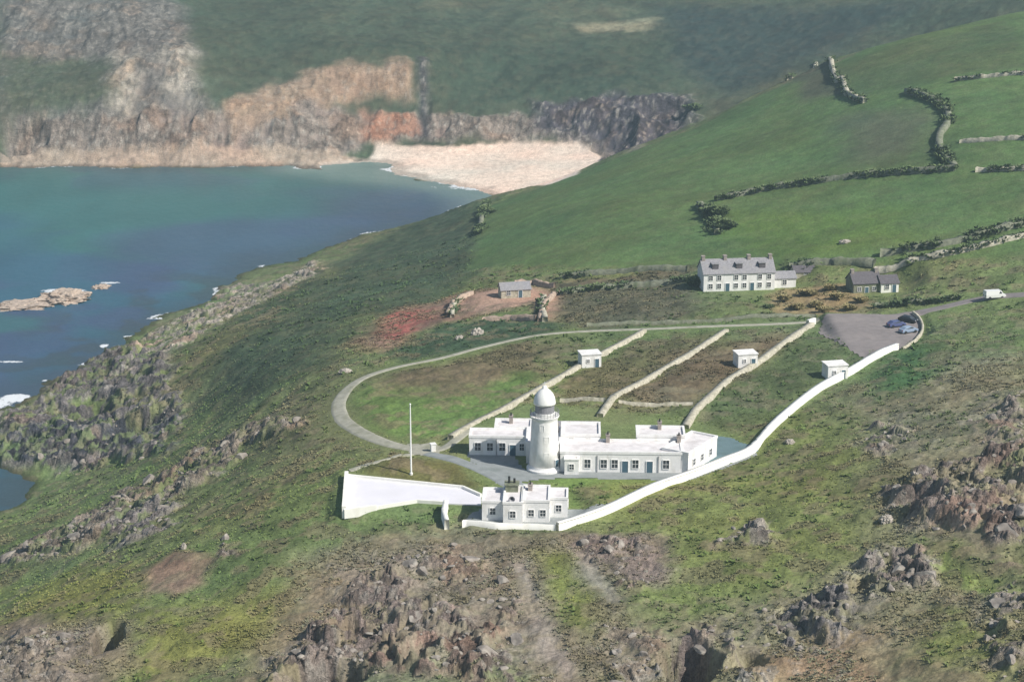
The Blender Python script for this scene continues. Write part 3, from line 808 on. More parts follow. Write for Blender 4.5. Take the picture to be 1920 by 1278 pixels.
at = N_('ShaderNodeAttribute'); at.attribute_name = 'cover'; fo = N_('ShaderNodeAttribute'); fo.attribute_name = 'foam'
tc = N_('ShaderNodeTexCoord'); nz = N_('ShaderNodeTexNoise'); nz.inputs['Scale'].default_value = .35; nz.inputs['Detail'].default_value = 6
mp = N_('ShaderNodeMapping'); mp.inputs['Scale'].default_value = (1, .45, 1)
L_(tc.outputs['Object'], mp.inputs['Vector']); L_(mp.outputs['Vector'], nz.inputs['Vector'])
n3 = N_('ShaderNodeTexNoise'); n3.inputs['Scale'].default_value = .9; n3.inputs['Detail'].default_value = 6; L_(tc.outputs['Object'], n3.inputs['Vector'])
ad = N_('ShaderNodeMath'); ad.operation = 'ADD'; L_(fo.outputs['Fac'], ad.inputs[0]); L_(n3.outputs['Fac'], ad.inputs[1])
mr = N_('ShaderNodeMapRange'); mr.inputs['From Min'].default_value = 1.02; mr.inputs['From Max'].default_value = 1.22; L_(ad.outputs[0], mr.inputs['Value'])
mx = N_('ShaderNodeMix'); mx.data_type = 'RGBA'; L_(mr.outputs['Result'], mx.inputs['Factor']); L_(at.outputs['Color'], mx.inputs['A']); mx.inputs['B'].default_value = (.75, .78, .8, 1)
L_(mx.outputs['Result'], b.inputs['Base Color'])
bp = N_('ShaderNodeBump'); bp.inputs['Strength'].default_value = .35; bp.inputs['Distance'].default_value = .6
L_(nz.outputs['Fac'], bp.inputs['Height']); L_(bp.outputs['Normal'], b.inputs['Normal'])
sea.data.materials.clear(); sea.data.materials.append(m)
tag(sea, kind='structure')


# ------------------------------------------------------------------ roads: sheets draped on the ground
def drape_strip(name, line, w, material, lift=.07, seed=0, jag=.25):
    L = np.asarray(line, float)
    seg = np.linalg.norm(np.diff(L, axis=0), axis=1); s = np.concatenate([[0], np.cumsum(seg)])
    k = max(4, int(s[-1] / .8)); t = np.linspace(0, s[-1], k)
    x = np.interp(t, s, L[:, 0]); y = np.interp(t, s, L[:, 1])
    dx = np.gradient(x); dy = np.gradient(y); ln = np.hypot(dx, dy); nx, ny = -dy / ln, dx / ln
    m_ = 9; ww = w if np.ndim(w) else np.full(k, w)
    vs = []
    for j in range(m_):
        f = j / (m_ - 1) - .5
        e = (fbm(t, t * 0 + j, 3, seed + (j > 4), 3) - .5) * jag * 2 * (abs(f) == .5)
        X = x + nx * (ww * f + e * np.sign(f)); Y = y + ny * (ww * f + e * np.sign(f))
        lo = lift if abs(f) < .5 else -.15
        zmax = gsample(X, Y)
        for ddx, ddy in ((.4, 0), (-.4, 0), (0, .5), (0, -.5)): zmax = np.maximum(zmax, gsample(X + ddx, Y + ddy)) if abs(f) < .5 else zmax
        vs.append(np.stack([X, Y, zmax + lo], -1))
    v = np.stack(vs, 1).reshape(-1, 3); ii = np.arange(k * m_).reshape(k, m_)
    q = np.stack([ii[:-1, :-1], ii[:-1, 1:], ii[1:, 1:], ii[1:, :-1]], -1).reshape(-1, 4)
    o = mesh_np(name, v, q, material)
    return tag(o, kind='structure')


def drape_area(name, pp, material, lift=.06, world=False, step=.6):
    poly = np.asarray(pp, float) if world else wpoly(pp)
    x0, y0 = poly.min(0); x1, y1 = poly.max(0)
    xs = np.arange(x0 - .5, x1 + 1, step); ys = np.arange(y0 - .5, y1 + 1, step)
    YY, XX = np.meshgrid(ys, xs, indexing='ij')
    jx = (fbm(XX, YY, 2.5, 5) - .5) * .8
    sd = sdist(XX + jx, YY + jx, poly)
    ZZ = gsample(XX.ravel(), YY.ravel()).reshape(XX.shape)
    ZZ = ZZ + np.where(sd < 0, lift, lift - .25 * np.clip(sd, 0, 1))
    ii = np.arange(XX.size).reshape(XX.shape)
    q = np.stack([ii[:-1, :-1], ii[:-1, 1:], ii[1:, 1:], ii[1:, :-1]], -1).reshape(-1, 4)
    inn = (sd < .45).ravel(); q = q[inn[q].all(1)]
    used, inv = np.unique(q, return_inverse=True)
    v = np.stack([XX.ravel(), YY.ravel(), ZZ.ravel()], -1)[used]
    return tag(mesh_np(name, v, inv.reshape(q.shape), material), kind='structure')


kk = max(4, int(np.linalg.norm(np.diff(L_LOOP, axis=0), axis=1).sum() / .8)); tw = np.linspace(0, 1, kk)
loopw = 2.0 + 1.6 * sstep(.50, .66, tw) - .8 * sstep(.84, .98, tw)
drape_strip('track', L_LOOP, loopw, M['track'], .07, 3)
drape_strip('path', L_YARD, 3.0, M['paving'], .10, 5)
drape_strip('road', L_ROAD, 4.2, M['tarmac'], .08, 7)
drape_area('car_park', [(1545, 603), (1640, 597), (1700, 585), (1728, 600), (1722, 622), (1690, 648), (1620, 672), (1575, 650), (1535, 625)], M['tarmac'], .12)
drape_area('courtyard', [(768, 832), (822, 834), (822, 856), (772, 852)], M['track'], .12)
drape_area('pavement', [(985, 880), (1060, 884), (1120, 880), (1285, 882), (1345, 852), (1420, 838), (1415, 848), (1292, 896), (1060, 895), (1000, 900), (960, 908), (930, 905), (885, 866), (876, 850), (960, 852)], M['paving'], .08)
drape_area('pavement', [(1300, 880), (1342, 850), (1342, 812), (1375, 815), (1420, 835), (1400, 845), (1342, 868)], M['pavegreen'], .12)
drape_area('yard', [(1065, 948), (1110, 950), (1160, 942), (1060, 985), (890, 986), (870, 975), (905, 945)], M['paving'], .08)
drape_strip('path', wpoly([(655, 886), (720, 868), (790, 846)]), 1.6, M['track'], .06, 12)


# ------------------------------------------------------------------ walls along lines
def wall_line(name, line, h, t, material, label, cat='wall', lift=-.4, group=None, seed=1, rough=.0, step=1.0, cap=None, ksm=7):
    L = np.asarray(line, float)
    seg = np.linalg.norm(np.diff(L, axis=0), axis=1); s = np.concatenate([[0], np.cumsum(seg)])
    tl = np.unique(np.concatenate([np.arange(0, s[-1], step), s])); tl = tl[np.concatenate([[True], np.diff(tl) > .05])]
    x = np.interp(tl, s, L[:, 0]); y = np.interp(tl, s, L[:, 1])
    dx = np.gradient(x); dy = np.gradient(y); ln = np.hypot(dx, dy); nx, ny = -dy / ln, dx / ln
    z = gsample(x, y)
    kn = ksm; ker = np.ones(kn) / kn; zs = np.convolve(np.pad(z, kn // 2, mode='edge'), ker, 'valid')
    hh = h + (fbm(tl, tl * 0, 2.0, seed, 3) - .5) * rough * 2
    tt_ = t / 2 * (1 + (fbm(tl, tl * 0 + 7, 2.5, seed + 9, 3) - .5) * rough * 1.5)
    v = []
    prof = [(-1.15, None), (-1, 1), (1, 1), (1.15, None)]
    for f, top in prof:
        zz = zs + hh if top else np.minimum(z, zs) + lift
        v.append(np.stack([x + nx * tt_ * f, y + ny * tt_ * f, zz], -1))
    v = np.stack(v, 1); k = len(tl); v = v.reshape(-1, 3); ii = np.arange(k * 4).reshape(k, 4)
    q = np.stack([ii[:-1, :-1], ii[:-1, 1:], ii[1:, 1:], ii[1:, :-1]], -1).reshape(-1, 4)
    ends = np.array([[0, 1, 2, 3], [(k - 1) * 4 + 3, (k - 1) * 4 + 2, (k - 1) * 4 + 1, (k - 1) * 4]])
    cx, cy = x.mean(), y.mean(); cz_ = zs.mean()
    o = mesh_np(name, v - np.array([cx, cy, cz_]), np.vstack([q, ends]), material)
    o.location = (cx, cy, cz_)
    tag(o, label, cat, group)
    if cap:
        v2 = []
        for f, top in ((-1.25, 0), (-1.25, .16), (1.25, .16), (1.25, 0)):
            v2.append(np.stack([x + nx * tt_ * f, y + ny * tt_ * f, zs + hh + top - .02], -1))
        v2 = np.stack(v2, 1).reshape(-1, 3) - np.array([cx, cy, cz_])
        q2_ = np.vstack([q, ends, np.stack([ii[:-1, 3], ii[:-1, 0], ii[1:, 0], ii[1:, 3]], -1)])
        mesh_np('coping', v2, q2_, cap, o)
    return o


wall_line('boundary_wall', L_WALLWHITE, 1.35, .78, M['whitewall'], 'long white boundary wall curving from the front yard up to the car park', 'wall', ksm=13, cap=M['whitewall'])
wall_line('front_wall', wpoly([(868, 986), (930, 992), (990, 990), (1042, 992)]), 1.0, .6, M['whitewall'], 'low white wall in front of the small fog signal building', 'wall')
wall_line('yard_wall', wpoly([(836, 950), (832, 968), (838, 988)]), 1.7, .8, M['whitewall'], 'short white wall stub left of the fog signal building yard', 'wall')
wall_line('car_park_wall', smooth_line(wpoly([(1692, 650), (1716, 634), (1730, 614), (1724, 596), (1712, 588)])), .8, .5, M['stonewall'], 'pale curved wall round the right end of the car park', 'wall', rough=.15)
wall_line('garden_wall', wpoly([(845, 828), (930, 779), (1035, 719), (1208, 622)]), .75, 1.25, M['stonewall'], 'stone garden wall running past the first white hut, left of the other garden walls', 'wall', rough=.03, ksm=21, group='stone walls of the gardens')
wall_line('garden_wall', wpoly([(1125, 782), (1150, 748), (1256, 684), (1362, 622)]), .75, 1.25, M['stonewall'], 'stone garden wall between the two huts, the middle one, with no hut on it', 'wall', rough=.03, ksm=21, group='stone walls of the gardens')
wall_line('garden_wall', wpoly([(1285, 800), (1305, 768), (1360, 722), (1440, 668), (1522, 612)]), .75, 1.35, M['stonewall'], 'stone garden wall passing the second white hut up to the road', 'wall', rough=.03, ksm=21, group='stone walls of the gardens')
wall_line('cross_wall', wpoly([(1050, 752), (1135, 754)]), .8, .45, M['stonewall'], 'short low stone cross wall behind the tower', 'wall', rough=.2)
wall_line('cross_wall', wpoly([(1160, 756), (1240, 757), (1300, 757)]), .7, .45, M['stonewall'], 'low stone cross wall behind the middle of the white block', 'wall', rough=.2)
wall_line('roadside_wall', wpoly([(1100, 611), (1200, 606), (1330, 601), (1440, 597), (1530, 592)]), .8, .6, M['stonedark'], 'mossy stone wall along the far side of the track to the car park', 'wall', rough=.3)
wall_line('gate_pillar_wall', wpoly([(1514, 612), (1527, 607)]), 1.5, .8, M['whitewall'], 'short white gate wall at the top of the third garden wall', 'wall')


# ------------------------------------------------------------------ lighthouse
def window_proto(w, h, depth=.14):
    f = MB(); t = .09
    f.box(-w / 2, w / 2, -depth, .02, -t, 0).box(-w / 2, w / 2, -depth, .02, h, h + t)
    f.box(-w / 2 - t, -w / 2, -depth, .02, -t, h + t).box(w / 2, w / 2 + t, -depth, .02, -t, h + t)
    f.box(-.03, .03, -depth + .05, -.02, .0, h).box(-w / 2, w / 2, -depth + .052, -.022, h / 2 - .03, h / 2 + .03)
    fo_ = f.build('window', M['white'])
    MB().box(-w / 2, w / 2, -.05, -.015, 0, h).build('pane', M['pane'], fo_)
    return fo_


used_protos = {}


def put_window(parent, w, h, loc, rz=0):
    key = (w, h)
    if key not in used_protos:
        o = window_proto(w, h); used_protos[key] = o
    else: o = copy_tree(used_protos[key])
    o.parent = parent; o.location = loc; o.rotation_euler = (0, 0, rz)
    return o


def put_door(parent, w, h, loc, rz=0, m='door'):
    d_ = MB().box(-w / 2, w / 2, -.1, .02, 0, h).build('door', M[m], parent)
    MB().box(-w / 2 - .1, -w / 2 - .002, -.14, .02, 0, h + .1).box(w / 2 + .002, w / 2 + .1, -.14, .02, 0, h + .1).box(-w / 2, w / 2, -.14, .02, h + .002, h + .1).build('door_frame', M['white'], d_)
    MB().box(w / 2 - .2, w / 2 - .12, -.16, -.101, h * .48, h * .5).build('handle', M['metalgrey'], d_)
    d_.location = loc; d_.rotation_euler = (0, 0, rz)
    return d_


AX = R(-2)
uX = np.array([math.cos(AX), math.sin(AX)]); vX = np.array([-math.sin(AX), math.cos(AX)])
BO = atz(880, 853, 50.0)[:2]           # front left corner of the block
TB = atz(1021, 888, 50.0)[:2] + np.array([0, 2.6])
t = empty('lighthouse', (TB[0], TB[1], 50.0), AX, 'round white lighthouse tower with domed lantern in front of the keepers block', 'lighthouse')
MB().lathe([(3.75, -.6), (3.75, .5), (3.45, .7), (3.3, 1.0), (3.25, 1.2)], 48).build('base', M['white'], t, False)
MB().lathe([(3.2, 1.1), (3.0, 4.5), (2.82, 8.0), (2.72, 10.6), (2.72, 10.9), (2.85, 11.15), (2.95, 11.3), (2.95, 11.55)], 48).build('shaft', M['white'], t, True)
MB().lathe([(3.1, 11.55), (3.1, 11.72), (2.4, 11.725), (2.4, 11.6)], 48, cap=False).build('gallery', M['white'], t)
g = MB()
for i in range(28):
    a = 2 * math.pi * i / 28; g.tube((3.02 * math.cos(a), 3.02 * math.sin(a), 11.7), (3.02 * math.cos(a), 3.02 * math.sin(a), 12.75), .035, 5)
for zz in (12.05, 12.4, 12.75):
    for i in range(28):
        a = 2 * math.pi * i / 28; b2 = 2 * math.pi * (i + 1) / 28
        g.tube((3.02 * math.cos(a), 3.02 * math.sin(a), zz), (3.02 * math.cos(b2), 3.02 * math.sin(b2), zz), .035, 5)
g.build('railing', M['metalgrey'], t)
ln_ = MB().lathe([(2.15, 11.6), (2.15, 12.4), (2.1, 12.42)], 32).build('lantern_wall', M['gloss'], t)
gl = MB().lathe([(2.05, 12.42), (2.05, 14.55)], 24).build('lantern_glass', M['glass'], t)
g = MB()
for i in range(16):
    a = 2 * math.pi * i / 16; a2 = 2 * math.pi * (i + 2) / 16
    p = lambda an, z: (2.09 * math.cos(an), 2.09 * math.sin(an), z)
    g.tube(p(a, 12.42), p(a2, 14.5), .04, 4); g.tube(p(a2, 12.42), p(a, 14.5), .04, 4)
g.build('glazing_bars', M['metalgrey'], gl)
MB().lathe([(2.3, 14.1), (2.34, 14.4), (2.28, 14.7), (2.15, 15.4), (1.8, 16.2), (1.3, 16.8), (.75, 17.25), (.5, 17.4), (.48, 17.75), (.3, 17.9)], 40).build('dome', M['gloss'], t, True)
MB().tube((0, 0, 17.8), (0, 0, 18.8), .05).tube((-.45, 0, 18.4), (.45, 0, 18.4), .04).build('weather_vane', M['gloss'], t)
for zz, aa in ((3.2, R(-80)), (6.6, R(-80)), (9.0, R(-100))):
    r_ = 3.05 - (zz - 1) * .045
    put_window(t, .8, 1.2, (r_ * math.cos(aa) * .985, r_ * math.sin(aa) * .985, zz), aa + R(90))
put_door(t, 1.1, 2.1, (3.12 * math.cos(R(-35)), 3.12 * math.sin(R(-35)), .55), R(55))

t.scale = (.88, .88, .90)

# ------------------------------------------------------------------ keepers' block (long flat roofed range, three rear wings)
kb = empty('keepers_block', (BO[0], BO[1], 50.0), AX, 'long white flat roofed keepers block with rear wings behind the lighthouse', 'building')
LEN = 42.0


def flat_block(parent, x0, x1, y0, y1, h, roofh=.1, par=.45, z0=-.5):
    w_ = MB().box(x0, x1, y0, y1, z0, h - .02).build('wall', M['white'], parent)
    MB().box(x0 + .3, x1 - .3, y0 + .3, y1 - .3, h - .05, h + roofh).build('roof', M['roofpale'], parent)
    p_ = MB()
    for a, b_, c_, d_ in ((x0 - .1, x1 + .1, y0 - .1, y0 + .3), (x0 - .1, x1 + .1, y1 - .3, y1 + .1), (x0 - .1, x0 + .3, y0 + .3, y1 - .3), (x1 - .3, x1 + .1, y0 + .3, y1 - .3)):
        p_.box(a, b_, c_, d_, h - .02, h + par)
    p_.build('parapet', M['white'], w_)
    return w_


flat_block(kb, 0, 10.8, 0, 4.6, 3.5)                     # left range, set back
flat_block(kb, 4.6, 11.6, 4.62, 9.6, 3.8)               # behind the left range
flat_block(kb, 10.82, 17.2, -4.2, 4.3, 3.9)             # middle, behind the tower
flat_block(kb, 17.22, 39.6, -8.6, -1.4, 3.6)            # right range
flat_block(kb, 17.3, 24.6, -1.38, 6.0, 4.5)             # rear wing behind the tower
flat_block(kb, 31.4, 40.4, -1.38, 4.2, 4.5)             # rear wing right
MB().box(24.7, 31.3, -1.3, 4.0, -.3, .04).build('rear_yard', M['paving'], kb)
flat_block(kb, 18.0, 20.6, -10.2, -8.62, 2.9, par=.2)   # annex right of the tower
MB().box(11.8, 24.0, 6.6, 9.6, -.4, 2.6).box(11.8, 24.0, 9.58, 10.0, -.4, 2.9).build('outhouse', M['stonedark'], kb)
MB().add([(11.5, 6.4, 2.65), (24.3, 6.4, 2.65), (24.3, 10.2, 3.5), (11.5, 10.2, 3.5), (11.5, 6.4, 2.8), (24.3, 6.4, 2.8), (24.3, 10.2, 3.65), (11.5, 10.2, 3.65)],
         [(0, 3, 2, 1), (4, 5, 6, 7), (0, 1, 5, 4), (1, 2, 6, 5), (2, 3, 7, 6), (3, 0, 4, 7)]).build('slate_roof', M['slate'], kb)
ew = empty('east_wing', (0, 0, 0), 0); ew.parent = kb; ew.location = (40.6, -9.2, 0); ew.rotation_euler = (0, 0, R(-31))
flat_block(ew, -5.4, 0, 0, 11.5, 3.8)


def chimney(parent, x, y, z, s=.7, h=1.5):
    c_ = MB().box(-s / 2, s / 2, -s * .8, s * .8, 0, h).box(-s / 2 - .08, s / 2 + .08, -s * .8 - .08, s * .8 + .08, h, h + .15).build('chimney', M['brick'], parent)
    c_.location = (x, y, z)
    MB().lathe([(.16, h + .1), (.13, h + .6)], 8, 0, -.25).lathe([(.16, h + .1), (.13, h + .6)], 8, 0, .25).build('chimney_pot', M['black'], c_)


for x, y, z in ((16.4, 2.6, 3.9), (26.0, -2.2, 3.6), (35.8, 3.0, 4.5), (39.2, -2.4, 3.6), (7.6, 7.8, 3.8)):
    chimney(kb, x, y, z)
for x in (1.6, 3.9, 6.2): put_window(kb, 1.1, 1.5, (x, -.005, 1.0))
put_door(kb, 1.1, 2.1, (8.2, -.005, 0.05)); put_window(kb, .8, 1.3, (9.9, -.005, 1.1))
for x in (22.2, 25.2, 27.2, 31.0, 36.6): put_window(kb, 1.1, 1.6, (x, -8.605, .9))
put_door(kb, 1.1, 2.2, (29.1, -8.605, .05)); put_door(kb, 1.1, 2.2, (33.6, -8.605, .05)); put_window(kb, .8, 1.0, (19.3, -10.205, 1.1))
put_window(kb, 1.1, 1.5, (12.2, -4.205, 1.1))
for y in (2.2, 5.4, 8.8): put_window(ew, .9, 1.2, (.005, y, 1.2), R(90))
for x in (-3.8, -1.8): put_window(ew, .9, 1.3, (x, -.005, 1.1))
put_window(kb, 1.0, 1.4, (-.005, 2.2, 1.1), R(-90))
for x in (19.2, 22.4): put_window(kb, .9, .5, (x, -1.385, 3.75 - .1))
# gutters and downpipes
gt = MB()
for x in (5.1, 24.0, 35.2):
    y_ = 0 if x < 11 else -8.6
    gt.tube((x, y_ - .09, -.1), (x, y_ - .09, 3.3), .07, 6)
for i_, x in enumerate((5.1, 24.0, 35.2)):
    y_ = 0 if x < 11 else -8.6
    MB().tube((x, y_ - .12, -.1), (x, y_ - .12, 3.3), .07, 6).build('downpipe', M['metalgrey'], kb)

# ------------------------------------------------------------------ fog signal building
FO = atz(903, 981, 49.5)[:2]
fb = empty('fog_signal_building', (FO[0], FO[1], 49.5), R(-2), 'small white flat roofed fog signal building behind the low front wall', 'building')
flat_block(fb, 0, 4.0, 1.6, 9.0, 3.6)
flat_block(fb, 4.02, 7.6, 0.0, 9.2, 4.0)
flat_block(fb, 7.62, 12.6, 0.9, 9.4, 4.1)
flat_block(fb, 12.62, 16.0, 3.6, 9.0, 3.7)
for x, y in ((2.0, 1.595), (5.8, -.005), (9.2, .895), (11.4, .895), (14.3, 3.595)):
    put_window(fb, 1.0, 1.3, (x, y, 1.3))
put_window(fb, 1.0, 1.3, (16.005, 6.2, 1.3), R(90)); put_door(fb, 1.0, 2.0, (12.605, 2.2, .05), R(90))
for x, y in ((4.8, 7.6), (8.9, 7.4)):
    chimney(fb, x, y, 4.0, .8, 1.3)
hn = MB().lathe([(.18, 0), (.18, .6)], 12).build('fog_horn', M['black'], fb); hn.location = (5.6, 2.2, 4.1)
MB().lathe([(.12, 0), (.16, .5), (.32, .9), (.6, 1.15), (.55, 1.15)], 16, cap=False).build('horn_mouth', M['metalgrey'], hn)
eq = MB().box(4.2, 6.6, 6.2, 8.4, 4.05, 5.5).box(4.0, 6.8, 6.0, 8.6, 5.5, 5.68).build('equipment_housing', M['stonedark'], fb)
MB().tube((4.9, 7.2, 5.6), (4.9, 7.2, 7.0), .22, 10).build('exhaust_pipe', M['black'], eq)
MB().tube((5.9, 7.2, 5.6), (5.9, 7.2, 6.6), .22, 10).build('exhaust_pipe', M['black'], eq)
fb.scale = (.92, .9, .9)
hn.children[0].location = (0, 0, .5); hn.children[0].rotation_euler = (R(90), 0, 0)

# ------------------------------------------------------------------ apron (white washed concrete) with low rims
AP = [atz(px, py, 49.0) for px, py in ((650, 894), (868, 916), (902, 931), (902, 947), (832, 944), (782, 941), (706, 953), (645, 961))]
ac = np.mean([p[:2] for p in AP], 0)
ap = empty('catchment_apron', (ac[0], ac[1], 49.0), 0, 'large white washed concrete apron left of the fog signal building', 'concrete apron')
pl = [(p[0] - ac[0], p[1] - ac[1]) for p in AP]
k = len(pl)
MB().add([(x, y, .12) for x, y in pl] + [(x, y, -1.2) for x, y in pl], [tuple(range(k))] + [(i, (i + 1) % k, k + (i + 1) % k, k + i) for i in range(k)] + [tuple(range(k, 2 * k))[::-1]]).build('slab', M['apron'], ap)


def rim(a, b_, h, tk, name='rim_wall'):
    a = np.array(a); b_ = np.array(b_); d_ = (b_ - a) / np.linalg.norm(b_ - a); n_ = np.array([-d_[1], d_[0]]) * tk / 2
    q = [a + n_, a - n_, b_ - n_, b_ + n_]
    MB().add([(p[0], p[1], -1.0) for p in q] + [(p[0], p[1], h) for p in q], [(0, 3, 2, 1), (4, 5, 6, 7), (0, 1, 5, 4), (1, 2, 6, 5), (2, 3, 7, 6), (3, 0, 4, 7)]).build(name, M['whitewall'], ap)


rim(pl[7], pl[0], 1.2, .7); rim(pl[0], pl[1], .6, .4); rim(pl[6], pl[7], .7, .6); rim(pl[5], pl[6], .5, .4); rim(pl[4], pl[5], .5, .4); rim(pl[1], pl[2], .6, .4)

# ------------------------------------------------------------------ flagpole, post
fpw = P3(771, 888)
fp = empty('flagpole', fpw, 0, 'tall thin white flagpole on the grass behind the white apron', 'flagpole')
MB().lathe([(.30, -.3), (.30, .35), (.26, .4)], 12).build('base', M['white'], fp)
MB().lathe([(.17, .3), (.14, 6.5), (.10, 13.2), (.04, 13.4)], 12).build('pole', M['gloss'], fp)
MB().lathe([(.0, 13.35), (.16, 13.45), (.18, 13.55), (.1, 13.7), (.0, 13.75)], 12, cap=False).build('finial', M['gloss'], fp)
pw = P3(812, 846)
po = empty('gate_pillar', pw, .3, 'small white pillar with flat cap at the edge of the courtyard by the track', 'pillar')
MB().box(-.45, .45, -.45, .45, -.3, 1.5).build('shaft', M['white'], po)
MB().box(-.55, .55, -.55, .55, 1.5, 1.65).build('cap', M['white'], po)

# ------------------------------------------------------------------ garden huts
hutlab = ['white flat roofed hut beside the first stone garden wall, left of the other huts', 'white flat roofed hut beside the third stone garden wall, the middle hut',
          'white flat roofed hut against the long white boundary wall, nearest the car park']
for (w, z), lab in zip(huts, hutlab):
    h_ = empty('garden_hut', (w[0], w[1], z), R(12), lab, 'hut', 'white huts of the gardens')
    wl = MB().box(0, 4.4, 0, 3.6, -.5, 2.9).build('wall', M['white'], h_)
    MB().box(-.15, 4.55, -.15, 3.75, 2.9, 3.08).build('roof', M['white'], h_)
    put_door(h_, .9, 1.9, (3.4, -.005, .05)); put_window(h_, .6, .7, (1.4, -.005, 1.2))


# ------------------------------------------------------------------ cottages
def house(root, L, D, h, rh, wallm, roofm, chim=(), wins=(), doors=()):
    MB().box(0, L, 0, D, -.6, h).add([(0, 0, h), (0, D, h), (0, D / 2, h + rh), (L, 0, h), (L, D, h), (L, D / 2, h + rh)],
                                     [(0, 2, 1), (3, 4, 5), (0, 3, 5, 2), (1, 2, 5, 4)]).build('wall', M[wallm], root)
    ro = MB().gable(0, L, 0, D, h + .02, rh).build('roof', M[roofm], root)
    for x in chim:
        c_ = MB().box(-.4, .4, -.6, .6, -1.0, .9).box(-.48, .48, -.7, .7, .9, 1.02).build('chimney', M['brick'], ro); c_.location = (x, D / 2, h + rh)
    for x, z in wins: put_window(root, 1.0, 1.2, (x, -.005, z))
    for x in doors: put_door(root, 1.0, 2.0, (x, -.005, .05), 0, 'door')
    return ro


ct = empty('cottage_terrace', (COT[0] - 1.5, COT[1], cz), R(7), 'white two storey terrace with grey slate roof beyond the gardens', 'house')
ro = house(ct, 18.5, 7.5, 4.6, 2.9, 'white', 'slate', (.5, 6.2, 12.4, 18.0), [(x, z) for x in (1.8, 4.0, 8.4, 10.6, 14.6, 17.0) for z in (.8, 2.95)], (6.2, 12.6))
for x in (3.2, 9.4, 15.4):
    d_ = MB().box(-.8, .8, -1.4, 1.0, -.5, 1.0).build('dormer', M['slatedark'], ro); d_.location = (x, 2.4, 5.8)
    MB().box(-.95, .95, -1.55, 1.1, 1.0, 1.15).build('dormer_roof', M['slate'], d_)
a_ = MB().box(18.52, 24.5, 1.5, 6.0, -.6, 2.5).build('side_annex', M['white'], ct); MB().gable(18.52, 24.5, 1.5, 6.0, 2.5, 1.3).build('annex_roof', M['slate'], a_)
put_window(ct, 1.0, 1.2, (21.5, 1.495, .9))
dk_ = empty('dark_house', (DRK[0], DRK[1], dz_), R(10), 'dark stone house with brown slate roof right of the white terrace', 'house')
dk_.scale = (.95, .9, .85)
house(dk_, 7.5, 6.5, 3.2, 2.6, 'stonedark', 'slatedark', (.5, 7.0), [(1.6, .9), (5.6, .9)], (3.6,))
crm = P3(1652, 543)
cs = empty('cream_shed', crm, R(10), 'cream outbuilding attached to the right of the dark stone house', 'shed')
house(cs, 4.6, 4.5, 2.4, 1.5, 'whitewall', 'slatedark', (), [(1.5, .9)], (3.4,))
sb_ = empty('stone_shed', (SHD[0], SHD[1], sz_), R(12), 'small shed with blue grey roof on the pink earth bank', 'shed')
house(sb_, 8.0, 4.2, 2.3, 1.5, 'stonewall', 'slate', (), [(2.0, .9)], (5.2,))
lw = P3(1490, 512)
lb = empty('long_shed', lw, R(6), 'long low dark roofed shed between the white terrace and the dark house', 'shed')
house(lb, 16, 4.5, 2.0, 1.2, 'stonewall', 'slatedark', (), [(3, .8), (12, .8)], (7,))

